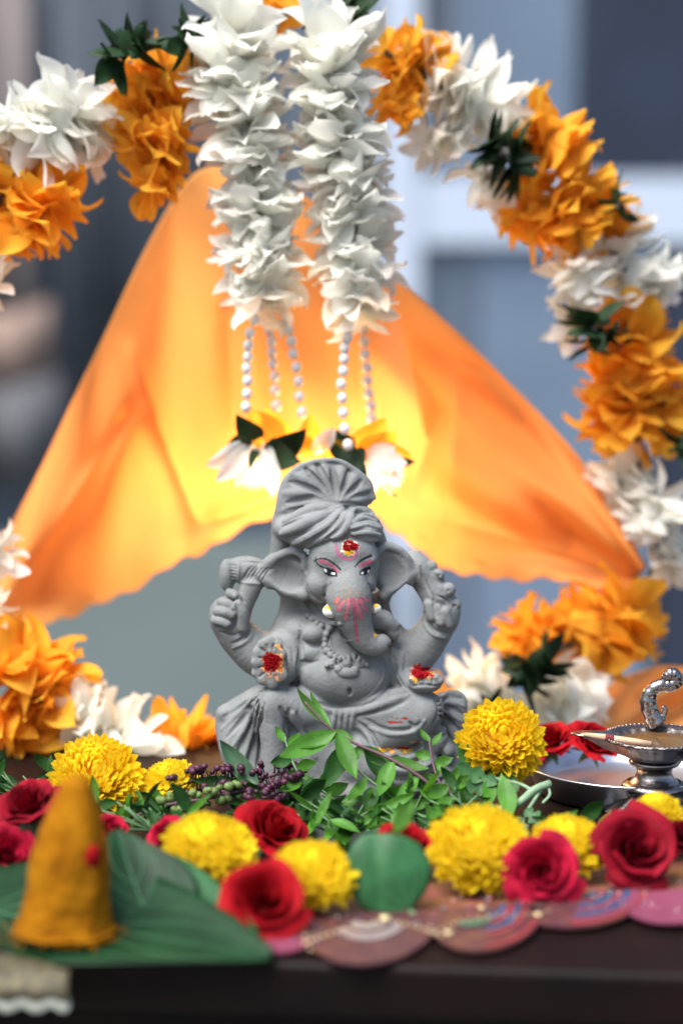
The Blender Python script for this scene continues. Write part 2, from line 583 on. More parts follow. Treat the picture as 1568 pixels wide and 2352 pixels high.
# ================================================================== fabric flower garlands
def strap(L, W, prof, curl=0.5, cup=0.25, tip=0.0, n=6, m=4, rip=0.0, seed=0):
    """curved petal or leaf: base at the origin, along +x, face +z"""
    r_ = random.Random(seed)
    V, F = [], []
    x = z = 0.0
    ph = r_.random() * 6
    for i in range(n + 1):
        t = i / n
        a = curl * t + tip * max(0, t - 0.6) * 2.5
        if i:
            x += math.cos(a) * L / n; z += math.sin(a) * L / n
        w = W / 2 * prof(t)
        for j in range(m + 1):
            s = -1 + 2 * j / m
            V.append((x - math.sin(a) * cup * w * s * s, s * w, z + math.cos(a) * cup * w * s * s + rip * W * math.sin(ph + 7 * t + 3 * s) * t))
    for i in range(n):
        for j in range(m):
            k = i * (m + 1) + j
            F.append((k, k + m + 1, k + m + 2, k + 1))
    return V, F


def pf_round(t):
    return max(0.06, (math.sin(PI * min(1, (0.08 + 0.92 * t) ** 0.85 * 0.985)) ** 0.75) * (0.45 + 0.55 * t) * 1.12)


def pf_point(t):
    return max(0.03, math.sin(PI * min(1, (0.10 + 0.90 * t) ** 0.75 * 0.995)) ** 0.85)


def pf_leaf(t):
    return max(0.02, math.sin(PI * min(1, 0.03 + 0.97 * t ** 0.9)) ** 0.9)


PW = [mesh('white_petal', *strap(1, 0.58 + 0.06 * k, [pf_round, pf_round, pf_point][k % 3], 0.05 + 0.25 * k, 0.45, -0.5 * (k % 3), 8, 4, rip=0.06, seed=k)) for k in range(5)]
PO = [mesh('orange_petal', *strap(1, 0.72 + 0.06 * k, [pf_round, pf_round, pf_point][k % 3], 0.05 + 0.28 * k, 0.45, -0.6 * (k % 3), 8, 4, rip=0.05, seed=k + 9)) for k in range(5)]
PG = [mesh('green_leaf', *strap(1, 0.62, pf_point, 0.1 + 0.3 * k, 0.25, 0, rip=0.04, seed=k + 20)) for k in range(3)]
for me, mm in [(PW, M_WPET), (PO, M_OPET), (PG, M_GPET)]:
    for q in me: q.materials.append(mm)
CORE = MB().ball((0, 0, 0), 0.16, 10, 7).mesh('core')
M_CORE = mat('flower_core', (0.35, 0.33, 0.28), 0.5)
CORE.materials.append(M_CORE)


def blossom(parent, name, c, axis, R, kind, npet, seed, budget, spread=0.9, bias=0.0, sp=0.42):
    """one fabric flower threaded on the string: core plus petals round the axis"""
    r_ = random.Random(seed)
    axis = Vector(axis).normalized()
    side = axis.orthogonal().normalized()
    bi = axis.cross(side)
    f = link(name, CORE, parent, None, Matrix.Translation(c) @ Matrix.Scale(R, 4))
    P = {'W': PW, 'O': PO, 'G': PG}[kind]
    pn = {'W': 'petal', 'O': 'petal', 'G': 'leaf'}[kind]
    rest = MB()
    for k in range(npet):
        an = 2 * PI * (k * 0.381966 + 0.05 * r_.uniform(-1, 1)) + seed
        lean = r_.uniform(-spread, spread) + bias
        rd = side * math.cos(an) + bi * math.sin(an)
        d = (rd * math.cos(lean) + axis * math.sin(lean)).normalized()
        nrm = (axis * math.cos(lean) - rd * math.sin(lean)) * (1 if r_.random() < 0.75 else -1) + Vector((r_.uniform(-.5, .5), r_.uniform(-.5, .5), r_.uniform(-.5, .5)))
        s = R * r_.uniform(0.78, 1.08)
        M = frame(c + d * R * 0.06 + axis * R * r_.uniform(-sp, sp), d, nrm, s)
        me = P[r_.randrange(len(P))]
        if budget[0] > 0:
            budget[0] -= 1
            link(pn, me, f, None, M)
        else:
            rest.add([M @ v.co for v in me.vertices], [tuple(p.vertices) for p in me.polygons])
    if rest.V:
        o = rest.build({'petal': 'petals', 'leaf': 'leaves'}[pn], P[0].materials[0], f)
        o['kind'] = 'stuff'
    return f


HC = (745, 870)          # middle of the hoop on the layout grid


def hoopY(x, y):
    return 0.115 + 0.075 * (x - 200) / 1300 * (1 if x > 200 else 0.4) - 0.02 * max(0, (y - 1300) / 400)


ring = thing('hoop_garland', at(745, 1690, 0.13), 'large round garland of orange and white fabric flowers framing the idol', 'garland')
hoop = []
for (x, y) in crom([(640, 30), (775, 40), (925, 150), (1065, 230), (1170, 340), (1300, 470), (1430, 610), (1440, 760), (1450, 900), (1470, 1110), (1500, 1290), (1405, 1430), (1240, 1510), (1110, 1580), (930, 1660), (760, 1715), (510, 1725), (265, 1690), (65, 1560), (-70, 1390), (-130, 1150), (-140, 900), (-110, 680), (-10, 480), (100, 320), (230, 200), (360, 200), (480, 80), (640, 30)], 4):
    hoop.append(at(x, y, hoopY(x, y)))
MB().tube(hoop, 0.002, 6, False).build('hoop', M_WIRE, ring)
FL = [('O', 85, 480, 118, 22), ('O', -45, 430, 120, 14), ('O', 10, 540, 90, 12), ('W', 135, 280, 122, 24), ('W', 30, 290, 95, 12), ('W', 215, 330, 85, 12), ('G', 285, 120, 92, 14), ('O', 345, 205, 112, 18), ('O', 375, 310, 112, 18), ('O', 360, 410, 82, 14),
      ('G', 440, 90, 75, 10), ('O', 640, 25, 75, 8), ('G', 775, 30, 85, 12), ('O', 925, 140, 105, 18), ('O', 905, 245, 75, 10), ('W', 1065, 215, 122, 24), ('W', 1005, 320, 85, 12), ('W', 1110, 410, 80, 10), ('G', 1160, 350, 95, 16), ('O', 1265, 320, 100, 20),
      ('O', 1300, 475, 122, 22), ('O', 1215, 510, 85, 12), ('O', 1395, 480, 82, 12), ('G', 1420, 470, 60, 5), ('W', 1335, 640, 92, 14), ('W', 1435, 610, 112, 20), ('W', 1510, 640, 75, 10), ('G', 1365, 765, 88, 14), ('W', 1300, 745, 62, 8),
      ('O', 1455, 810, 118, 22), ('O', 1430, 940, 115, 20), ('O', 1530, 930, 100, 14), ('W', 1415, 1110, 85, 12), ('W', 1500, 1170, 105, 18), ('W', 1540, 1290, 70, 10), ('G', 1575, 1020, 70, 8), ('O', 1405, 1430, 124, 24), ('O', 1320, 1440, 90, 14), ('O', 1210, 1460, 85, 16), ('G', 1225, 1540, 88, 16),
      ('W', 1300, 1605, 112, 20), ('W', 1110, 1575, 98, 18), ('G', 1125, 1630, 60, 8), ('O', 65, 1550, 132, 22), ('O', 125, 1640, 105, 16), ('O', 15, 1690, 110, 14), ('W', 265, 1690, 118, 20), ('W', 200, 1650, 85, 10), ('O', 440, 1705, 105, 16), ('O', 510, 1730, 85, 8), ('W', -15, 1250, 78, 12), ('W', -25, 1390, 70, 8), ('G', 20, 1790, 75, 10),
      ('W', -35, 660, 85, 10), ('O', -150, 850, 120, 12), ('W', -150, 1050, 105, 12), ('O', -130, 1200, 110, 12), ('O', 620, 1740, 90, 10), ('W', 900, 1680, 90, 10), ('O', 1010, 1640, 90, 10), ('W', 480, 130, 90, 10)]
bud = [300]
FN = {'W': 'white_flower', 'O': 'orange_flower', 'G': 'leaf_cluster'}
# the flowers that show largest get their petals as objects first
for i, (kd, x, y, R, n) in enumerate(sorted(FL, key=lambda f: (f[1] < 0 or f[2] > 1000 and f[3] < 100, -f[3]))):
    p = at(x, y, hoopY(x, y) + 0.008 * math.sin(i * 2.4) - (0.028 if kd == 'G' else 0))
    tang = Vector((800 * (y - HC[1]) * -1, 0.0, 745 * (x - HC[0]) * -1))
    tang = Vector((-(y - HC[1]), 30 * math.sin(i), -(x - HC[0]))).normalized()
    blossom(ring, FN[kd], p, tang, R * (1.08 if kd != 'G' else 1.0) * ppm(p), kd, int(n * (2.5 if kd != 'G' else 1.7)), i + 3, bud, 1.0)

# two hanging strands of white flowers ending in beads and a little bunch
PEND = {}


def strand(pts, label, nbl, R0, beadlines, bunch, seed):
    YS = 0.105
    path = crom(pts, 8)
    t = thing('flower_strand', at(*pts[0], YS), label, 'garland', 'white hanging strands')
    MB().tube([at(x, y, YS) for x, y in path], 0.001, 6).build('string', M_WIRE, t)
    b = [300]
    for k in range(nbl):
        x, y = lerp2(path, (k + 0.3) / nbl)
        p = at(x + 9 * math.sin(k * 2.7 + seed), y + 6 * math.sin(k * 1.3), YS + 0.005 * math.sin(k * 1.7))
        R = R0 * (1.25 if k == 0 else 1.0) * (0.95 + 0.12 * math.sin(k * 2.1 + seed)) * (1 - 0.12 * k / nbl)
        blossom(t, 'white_flower', p, (0.06 * math.sin(k * 3), 0.05, 1), R * ppm(p), 'W', 21, seed + k, b, 0.8, (0.15 * math.sin(k * 1.9) - 0.05) if k else 0.6)
    bm = MB().ball((0, 0, 0), 1, 12, 8).mesh('bead')
    bm.materials.append(M_BEAD)
    for bi_, ln in enumerate(beadlines):
        q = crom([p[:2] for p in ln], 6)
        Yb = ln[0][2]
        L = sum(math.dist(q[i], q[i + 1]) for i in range(len(q) - 1))
        n = int(L / 27)
        for k in range(n):
            x, y = lerp2(q, (k + 0.5) / n)
            p = at(x + 1.5 * math.sin(k * 2.2 + bi_), y, Yb)
            s = 13.0 * ppm(p)
            link('bead', bm, t, None, Matrix.Translation(p) @ Matrix.Diagonal((s * 0.95, s * 0.95, s * 1.1, 1)))
    # bunch of petals and leaves at the end
    for (kd, x, y, x2, y2, w, dy) in bunch:
        a, e = at(x, y, YS), at(x2, y2, YS + dy)
        V, F = strap((e - a).length * 1.08, w * 1.3 * ppm(a), pf_round if kd == 'W' else pf_point, 0.35, 0.4, -0.6, 8, 4, 0.04, int(x + y))
        me = mesh('petal', V, F)
        link({'W': 'petal', 'O': 'petal', 'G': 'leaf'}[kd], me, t, {'W': M_WPET, 'O': M_OPET, 'G': M_GPET}[kd], frame(a, e - a, Vector((0.2 * math.sin(x), -1, 0.35 * math.cos(y)))))


strand([(520, 95), (545, 200), (572, 330), (592, 470), (600, 600), (600, 690)], 'left hanging strand of white fabric flowers with three bead strings', 17, 130,
       [[(598, 690, 0.100), (572, 780, 0.1), (568, 860, 0.1), (566, 950, 0.1)], [(612, 705, 0.13), (622, 780, 0.13), (630, 870, 0.13), (640, 985, 0.13)], [(648, 700, 0.115), (665, 770, 0.115), (682, 860, 0.115), (694, 965, 0.115)]],
       [('G', 590, 1010, 545, 955, 46, -0.01), ('G', 570, 1010, 520, 1040, 36, 0), ('W', 560, 1015, 478, 1065, 44, -0.01), ('W', 575, 1020, 500, 1100, 46, -0.02), ('W', 590, 1020, 545, 1112, 42, -0.01), ('G', 590, 1030, 575, 1080, 18, -0.02),
        ('W', 610, 1030, 625, 1135, 48, -0.02), ('W', 600, 1020, 640, 1085, 44, -0.02), ('O', 640, 1030, 580, 950, 62, 0.01), ('O', 650, 1030, 610, 945, 52, 0.01), ('G', 625, 1040, 700, 985, 56, -0.02), ('G', 620, 1035, 690, 1060, 60, -0.02), ('O', 705, 1040, 710, 955, 46, 0.0), ('O', 715, 1030, 665, 1015, 36, -0.01)], 3)
strand([(752, 120), (770, 230), (788, 350), (805, 470), (818, 600), (820, 720)], 'right hanging strand of white fabric flowers with two bead strings', 18, 130,
       [[(800, 745, 0.095), (790, 820, 0.095), (785, 920, 0.095), (800, 1040, 0.095)], [(832, 740, 0.13), (838, 820, 0.13), (846, 900, 0.13), (854, 975, 0.13)]],
       [('W', 720, 1040, 765, 985, 40, -0.01), ('O', 790, 1050, 735, 1010, 40, 0), ('G', 800, 1045, 760, 990, 50, 0.0), ('G', 800, 1045, 830, 1090, 60, -0.01), ('G', 780, 1030, 840, 1110, 44, -0.01), ('O', 820, 1045, 880, 965, 60, 0), ('O', 830, 1045, 905, 995, 56, 0), ('O', 840, 1045, 935, 1045, 60, 0.01),
        ('W', 835, 1050, 905, 1030, 40, -0.01), ('W', 840, 1050, 930, 1065, 50, -0.02), ('W', 838, 1055, 915, 1115, 52, -0.02), ('W', 830, 1055, 860, 1125, 48, -0.01), ('G', 880, 1090, 915, 1135, 22, -0.03), ('G', 910, 1060, 950, 1060, 20, 0.0)], 7)
# white flowers crowding the two strand heads

# ================================================================== the clay idol
U = 0.0001045          # metres for one unit of the idol's own drawing grid


def zd(zx, zy):
    return 447.8 + zx * 0.41745, 1033.5 + zy * 0.41745


def I3(zx, zy, d):
    """idol drawing coordinates and depth towards the viewer -> point"""
    x, y = zd(zx, zy)
    return np.array(at(x, y, -d * U), np.float32)


class Field:
    def __init__(s, lo, hi, h):
        s.lo = np.array(lo, np.float32); s.h = h
        s.n = np.ceil((np.array(hi) - np.array(lo)) / h).astype(int) + 1
        s.F = np.full(s.n, 0.05, np.float32)
        s.ID = np.zeros(s.n, np.int8)
        s.ax = [s.lo[i] + np.arange(s.n[i], dtype=np.float32) * h for i in range(3)]

    def block(s, lo, hi):
        a = np.clip(np.floor((lo - s.lo) / s.h).astype(int), 0, s.n)
        b = np.clip(np.ceil((hi - s.lo) / s.h).astype(int) + 1, 0, s.n)
        if (b <= a).any(): return None, None
        sl = tuple(slice(a[i], b[i]) for i in range(3))
        X = s.ax[0][sl[0]][:, None, None]; Y = s.ax[1][sl[1]][None, :, None]; Z = s.ax[2][sl[2]][None, None, :]
        return sl, (X, Y, Z)

    def put(s, sl, d, k, pid, cut):
        a = s.F[sl]
        if cut:
            d = -d
            if k > 0:
                h = np.clip(0.5 - 0.5 * (d - a) / k, 0, 1)
                s.F[sl] = d * (1 - h) + a * h + k * h * (1 - h)
            else:
                s.F[sl] = np.maximum(a, d)
            return
        if pid:
            ids = s.ID[sl]; ids[d < a] = pid
        if k > 0:
            h = np.clip(0.5 + 0.5 * (d - a) / k, 0, 1)
            s.F[sl] = d * (1 - h) + a * h - k * h * (1 - h)
        else:
            s.F[sl] = np.minimum(a, d)

    def ell(s, c, r, k=0, pid=0, rot=0, tilt=0, yaw=0, cut=False):
        """ellipsoid; r = (across, up, deep); rot turns it in the picture plane"""
        r = np.array([r[0], r[2], r[1]], np.float32)
        m = r.max() + k + 2 * s.h
        sl, g = s.block(c - m, c + m)
        if sl is None: return
        X, Y, Z = g[0] - c[0], g[1] - c[1], g[2] - c[2]
        if yaw:
            q = rad(yaw); X, Y = X * math.cos(q) + Y * math.sin(q), -X * math.sin(q) + Y * math.cos(q)
        if rot:
            q = rad(rot); X, Z = X * math.cos(q) + Z * math.sin(q), -X * math.sin(q) + Z * math.cos(q)
        if tilt:
            q = rad(tilt); Y, Z = Y * math.cos(q) + Z * math.sin(q), -Y * math.sin(q) + Z * math.cos(q)
        k0 = np.sqrt((X / r[0]) ** 2 + (Y / r[1]) ** 2 + (Z / r[2]) ** 2)
        k1 = np.sqrt((X / r[0] ** 2) ** 2 + (Y / r[1] ** 2) ** 2 + (Z / r[2] ** 2) ** 2)
        s.put(sl, (k0 * (k0 - 1) / np.maximum(k1, 1e-6)).astype(np.float32), k, pid, cut)

    def tube(s, pts, rs, k=0, pid=0, cut=False, flat=1.0):
        pts = np.array(pts, np.float32); rs = np.array(rs, np.float32)
        m = rs.max() + k + 2 * s.h
        sl, g = s.block(pts.min(0) - m, pts.max(0) + m)
        if sl is None: return
        X, Y, Z = g
        best = None
        for i in range(len(pts) - 1):
            a, ab = pts[i], pts[i + 1] - pts[i]
            L = float((ab ** 2).sum()) + 1e-12
            px, py, pz = X - a[0], Y - a[1], Z - a[2]
            t = np.clip((px * ab[0] + py * ab[1] + pz * ab[2]) / L, 0, 1)
            d = np.sqrt((px - t * ab[0]) ** 2 + ((py - t * ab[1]) * flat) ** 2 + (pz - t * ab[2]) ** 2) - (rs[i] + t * (rs[i + 1] - rs[i]))
            best = d if best is None else np.minimum(best, d)
        s.put(sl, best.astype(np.float32), k, pid, cut)

    def surf(s, zx, zy, default=0):
        """depth of the front surface under a drawing point"""
        x, y = zd(zx, zy)
        d = ray(x, y)
        Ys = np.arange(-0.075, 0.05, s.h * 0.5)
        t = (Ys - CAM.y) / d.y
        P = np.stack([CAM.x + d.x * t, CAM.y + d.y * t, CAM.z + d.z * t], 1)
        ix = np.round((P - s.lo) / s.h).astype(int)
        ok = ((ix >= 0) & (ix < s.n)).all(1)
        ix = np.clip(ix, 0, s.n - 1)
        v = np.where(ok, s.F[ix[:, 0], ix[:, 1], ix[:, 2]], 1)
        w = np.nonzero(v < 0)[0]
        return -Ys[w[0]] / U if len(w) else default


fd = Field((-0.0865, -0.052, -0.002), (0.088, 0.036, 0.216), 0.00055)
(P_BODY, P_HEAD, P_TRUNK, P_EAR, P_EAR2, P_TURB, P_ARM1, P_ARM2, P_HAND1, P_HAND2, P_NECK, P_TUSK, P_TUSK2, P_SEAT, P_GOAD, P_LOTUS, P_MOUSE, P_ROBE) = range(1, 19)


def E(zx, zy, d, rx, ry, rd, k=20, pid=P_BODY, **kw):
    fd.ell(I3(zx, zy, d), (rx * U, ry * U, rd * U), k * U, pid, **kw)


def T(pts, k=15, pid=P_BODY, cut=False, smooth=True, flat=1.0):
    """tube through (zx, zy, d, r)"""
    q = crom(pts, 5) if smooth and len(pts) > 2 else pts
    fd.tube([I3(p[0], p[1], p[2]) for p in q], [max(p[3], 0.5) * U for p in q], k * U, pid, cut, flat)


def S(pts, r, off=0, k=10, pid=P_BODY, cut=False, taper=True, n=6):
    """ridge or groove drawn on the surface through (zx, zy)"""
    q = crom(pts, n)
    ds = [fd.surf(p[0], p[1], None) for p in q]
    ok = [(p, d) for p, d in zip(q, ds) if d is not None]
    if len(ok) < 2: return
    # keep the line from jumping between layers
    dd = np.array([d for _, d in ok]); sm = dd.copy()
    for _ in range(3):
        sm[1:-1] = (sm[:-2] + sm[1:-1] + sm[2:]) / 3
    m = len(ok)
    R = [r * (0.35 + 0.65 * math.sin(PI * (i + 0.6) / (m + 0.2)) ** 0.7 if taper else 1) for i in range(m)]
    fd.tube([I3(p[0], p[1], d + off) for (p, _), d in zip(ok, sm)], [x * U for x in R], k * U, pid, cut)


def fold(pts, r, pid, off=-4, k=12):
    S(pts, r * 1.08, off + 3, k * 0.85, pid)


def crease(pts, r, off=4, k=6):
    S(pts, r * 1.22, off - 2, k * 0.8, 0, True)


# --- seat and lower body
T([(300, 1880, 60, 95), (500, 1890, 110, 110), (800, 1890, 130, 120), (1150, 1890, 130, 115), (1400, 1880, 90, 85)], 30, P_SEAT)
T([(330, 1800, 20, 110), (800, 1790, 60, 150), (1350, 1790, 30, 120)], 30, P_SEAT)
E(830, 1650, -20, 540, 230, 170, 40, P_ROBE)
E(800, 1420, -20, 380, 220, 150, 40, P_ROBE)
# left flaring robe
T([(370, 1330, 0, 50), (300, 1440, 10, 90), (240, 1600, 20, 105), (285, 1780, 30, 105)], 30, P_ROBE)
T([(360, 1340, -10, 40), (240, 1420, -20, 62), (170, 1490, -20, 62), (195, 1620, 0, 62), (250, 1760, 20, 66)], 25, P_ROBE)
E(165, 1450, -10, 48, 48, 60, 20, P_ROBE)
# right flaring robe
T([(1290, 1440, -40, 60), (1380, 1410, -50, 85), (1415, 1500, -40, 88), (1400, 1640, -10, 88), (1380, 1800, 20, 95)], 30, P_ROBE)
E(1415, 1420, -50, 80, 105, 60, 20, P_ROBE, rot=-20)
# thighs and shins
T([(720, 1460, 60, 130), (560, 1420, 120, 120), (430, 1400, 170, 98)], 30, P_ROBE)
T([(415, 1395, 175, 85), (430, 1500, 190, 82), (440, 1640, 190, 78), (445, 1800, 175, 95), (450, 1880, 170, 100)], 45, P_ROBE)
T([(780, 1480, 70, 110), (1000, 1450, 120, 130), (1180, 1430, 150, 125), (1255, 1430, 160, 100)], 30, P_ROBE)
T([(1265, 1430, 160, 95), (1180, 1520, 190, 95), (1010, 1590, 185, 85), (880, 1680, 160, 85), (820, 1760, 140, 85)], 50, P_ROBE)
T([(1290, 1420, 120, 62), (1290, 1510, 120, 60), (1260, 1640, 130, 60)], 22, P_ROBE)
E(1050, 1720, 130, 300, 130, 150, 40, P_ROBE)
E(640, 1680, 120, 180, 190, 90, 50, P_ROBE)
# torso
E(800, 1000, -30, 300, 200, 130, 40, P_BODY)
E(785, 900, -60, 240, 130, 100, 40, P_BODY)
E(790, 1130, 0, 285, 200, 150, 40, P_BODY)
E(825, 1235, 60, 262, 176, 178, 22, P_BODY)
E(640, 1110, 70, 90, 70, 90, 25, P_BODY)
E(652, 1010, 85, 78, 62, 72, 14, P_BODY)
E(985, 1010, 60, 70, 60, 60, 25, P_BODY)
# slab behind the shoulders
T([(560, 800, -60, 90), (520, 900, -70, 70), (505, 1000, -60, 90), (480, 1200, -60, 140)], 40, P_BODY)
T([(1040, 830, -60, 70), (1060, 950, -70, 70), (1090, 1060, -60, 100), (1120, 1220, -60, 140)], 40, P_BODY)
E(800, 1250, -90, 440, 330, 90, 40, P_BODY)
T([(480, 1180, 20, 110), (520, 1080, 30, 85), (560, 1000, 30, 80)], 30, P_BODY)

# --- raised arms
T([(450, 1150, -40, 150), (330, 1105, -30, 125), (225, 1010, -20, 105), (185, 930, -10, 98)], 40, P_ARM1)
E(185, 915, 0, 108, 118, 88, 25, P_ARM1, rot=10)
T([(1120, 1160, -40, 140), (1220, 1110, -30, 118), (1310, 1000, -20, 102), (1345, 930, -10, 95)], 40, P_ARM2)
E(1360, 900, 0, 100, 130, 85, 25, P_ARM2, rot=-8)
# goad in the left raised hand
T([(310, 745, 15, 62), (285, 820, 20, 58), (262, 900, 20, 54)], 15, P_GOAD)
E(275, 660, -5, 130, 76, 66, 15, P_GOAD)
E(178, 690, 5, 46, 92, 58, 14, P_GOAD)
E(370, 680, -20, 70, 75, 55, 20, P_GOAD)
# lotus in the right raised hand
T([(1195, 620, -20, 50), (1225, 650, -10, 82), (1290, 720, 0, 75), (1330, 800, 10, 80)], 20, P_LOTUS)
E(1215, 600, -15, 45, 50, 45, 12, P_LOTUS)
T([(1210, 690, -20, 50), (1250, 760, -20, 50), (1290, 850, -10, 50)], 25, P_LOTUS)
for (x, y, r, d) in [(1330, 690, 42, 45), (1385, 770, 48, 45), (1425, 850, 38, 30), (1300, 640, 34, 35), (1400, 905, 40, 35), (1345, 760, 36, 55)]:
    E(x, y, d - 8, r, r * 0.9, r * 0.9, 9, P_LOTUS)

# --- lower arms and open hands
T([(470, 1080, 40, 90), (500, 1180, 90, 82), (450, 1230, 140, 78), (420, 1200, 175, 72)], 25, P_HAND1)
E(410, 1168, 205, 99, 138, 52, 10, P_HAND1, rot=6)
T([(1120, 1130, 20, 90), (1150, 1250, 60, 80), (1210, 1280, 140, 72)], 25, P_HAND2)
E(1266, 1280, 190, 94, 60, 88, 12, P_HAND2, rot=3)

# --- head
E(820, 620, 120, 198, 175, 140, 30, P_HEAD)
E(815, 560, 150, 170, 110, 115, 40, P_HEAD)
E(700, 735, 150, 92, 85, 90, 30, P_HEAD)
E(945, 735, 140, 52, 82, 90, 25, P_HEAD)
E(730, 800, 120, 100, 60, 80, 30, P_HEAD)
E(845, 660, 215, 80, 75, 60, 30, P_HEAD)
E(830, 850, 80, 150, 90, 90, 30, P_HEAD)
# brow swellings and eye sockets
E(735, 612, 195, 75, 30, 45, 20, P_HEAD, rot=-12)
E(935, 612, 190, 60, 28, 45, 20, P_HEAD, rot=12)
E(738, 672, 198, 42, 26, 34, 8, P_HEAD)
E(936, 666, 188, 32, 24, 34, 8, P_HEAD)
# trunk
T([(848, 640, 205, 60), (848, 720, 232, 88), (845, 810, 245, 124), (868, 900, 245, 101), (890, 960, 240, 86), (922, 1030, 232, 73), (975, 1072, 226, 62), (1025, 1066, 222, 52), (1030, 1062, 222, 50)], 22, P_TRUNK)
# lower lip and flap beside the trunk
T([(985, 930, 130, 62), (1040, 940, 130, 56), (1085, 965, 125, 40)], 18, P_HEAD)
T([(1040, 905, 120, 24), (1085, 935, 125, 24), (1120, 955, 125, 20), (1148, 938, 125, 7)], 8, P_HEAD)
T([(1060, 960, 130, 34), (1085, 1010, 130, 30), (1095, 1040, 125, 14)], 12, P_HEAD)
# tusks
T([(790, 872, 240, 40), (745, 885, 262, 40), (722, 884, 268, 22)], 4, P_TUSK)
T([(975, 885, 230, 26), (998, 872, 235, 27)], 4, P_TUSK2)

# --- ears
for (pid, cx, cy, rx, ry, yw, rt) in [(P_EAR, 500, 688, 150, 128, -22, -28), (P_EAR2, 1085, 672, 122, 146, 24, 28)]:
    E(cx, cy, 55, rx, ry, 40, 14, pid, rot=rt)
T([(350, 682, 40, 18), (430, 730, 62, 36), (520, 775, 85, 40), (595, 795, 105, 38)], 14, P_EAR)
T([(612, 690, 100, 26), (618, 750, 110, 30), (606, 800, 115, 26)], 14, P_EAR)
T([(1228, 664, 40, 16), (1165, 700, 55, 34), (1100, 745, 70, 36), (1035, 800, 80, 30)], 14, P_EAR2)
E(505, 690, 116, 106, 80, 56, 18, 0, rot=-28, cut=True)
E(1082, 672, 112, 82, 102, 56, 18, 0, rot=28, cut=True)
T([(604, 650, 95, 20), (600, 590, 98, 24), (545, 556, 90, 26), (465, 582, 78, 26), (400, 632, 60, 24), (350, 682, 42, 16)], 12, P_EAR)
T([(992, 640, 90, 16), (1000, 575, 92, 22), (1045, 530, 85, 26), (1110, 545, 72, 25), (1160, 590, 60, 24), (1195, 645, 48, 20), (1230, 664, 40, 10)], 12, P_EAR2)

# --- turban
E(735, 430, 30, 300, 112, 190, 25, P_TURB)
T([(500, 430, 60, 62), (600, 490, 110, 52), (720, 470, 170, 45), (860, 445, 190, 40), (960, 460, 150, 40), (1000, 460, 110, 38)], 20, P_TURB)
E(715, 260, -20, 262, 190, 80, 25, P_TURB, rot=-4)
E(700, 200, -10, 225, 142, 62, 20, P_TURB)
E(880, 215, -10, 105, 98, 52, 20, P_TURB, rot=-25)
E(520, 300, -20, 72, 150, 60, 20, P_TURB, rot=-14)
E(470, 440, -40, 52, 130, 60, 30, P_TURB)
T([(470, 520, -40, 50), (450, 600, -50, 48), (420, 640, -50, 40)], 30, P_TURB)
T([(990, 480, -30, 60), (1030, 540, -40, 40), (1090, 560, -40, 36)], 30, P_TURB)
# pleats of the fan, sunk inside a raised rim
E(735, 205, 62, 170, 90, 22, 22, 0, cut=True)
for q, r in [([(762, 296), (640, 290), (490, 332)], 20), ([(760, 294), (630, 240), (500, 238)], 22), ([(764, 292), (650, 190), (545, 135)], 22), ([(768, 290), (700, 170), (632, 80)], 15), ([(772, 290), (735, 170), (700, 66)], 24),
             ([(780, 288), (800, 180), (800, 72)], 26), ([(788, 290), (850, 200), (890, 128)], 22), ([(795, 294), (880, 240), (952, 210)], 20), ([(800, 298), (890, 275), (975, 268)], 18)]:
    fold(q, r, P_TURB, -10, 22)
for q, r in [([(755, 297), (640, 262), (505, 290)], 15), ([(762, 292), (650, 220), (520, 175)], 15), ([(766, 290), (690, 190), (600, 95)], 15), ([(770, 290), (720, 170), (668, 72)], 16), ([(776, 288), (768, 190), (752, 90)], 17), ([(784, 288), (825, 190), (850, 100)], 13), ([(790, 292), (870, 215), (925, 160)], 13), ([(798, 296), (885, 258), (960, 238)], 10)]:
    crease(q, r, 6, 12)
T([(462, 340, 5, 14), (484, 240, 8, 15), (534, 125, 10, 15), (622, 74, 12, 15), (712, 57, 12, 15), (800, 64, 10, 15), (885, 116, 8, 15), (953, 195, 8, 15), (983, 262, 6, 15)], 16, P_TURB)
crease([(500, 335), (620, 318), (740, 300), (860, 296), (930, 310)], 13, 4, 8)
E(1012, 318, 0, 70, 24, 300, 10, 0, cut=True)
# wound strands of the band
for q, r in [([(782, 312), (640, 330), (495, 392)], 30), ([(800, 318), (690, 372), (580, 420), (478, 462)], 33), ([(812, 330), (735, 410), (640, 470), (545, 512)], 33), ([(835, 345), (800, 410), (720, 470), (620, 528)], 30),
             ([(860, 330), (850, 390), (800, 455), (760, 480)], 30)]:
    fold(q, r, P_TURB, -2, 8)
for q in [[(760, 322), (620, 362), (480, 425)], [(780, 340), (690, 410), (580, 462), (500, 490)], [(800, 360), (745, 430), (650, 492), (590, 520)], [(830, 380), (790, 440), (720, 490)]]:
    crease(q, 9, 2, 6)
for q, r in [([(875, 330), (940, 340), (985, 372)], 26), ([(872, 400), (930, 370), (985, 385), (1005, 400)], 26), ([(862, 430), (930, 415), (1000, 425), (1020, 440)], 25), ([(872, 462), (940, 455), (1010, 470)], 24), ([(900, 485), (960, 490), (1005, 490)], 18)]:
    fold(q, r, P_TURB, 0, 7)
for q in [[(880, 365), (935, 355), (1000, 385)], [(868, 418), (935, 395), (1010, 415)], [(868, 448), (940, 436), (1015, 455)], [(885, 475), (950, 475), (1005, 482)]]:
    crease(q, 7, 2, 5)

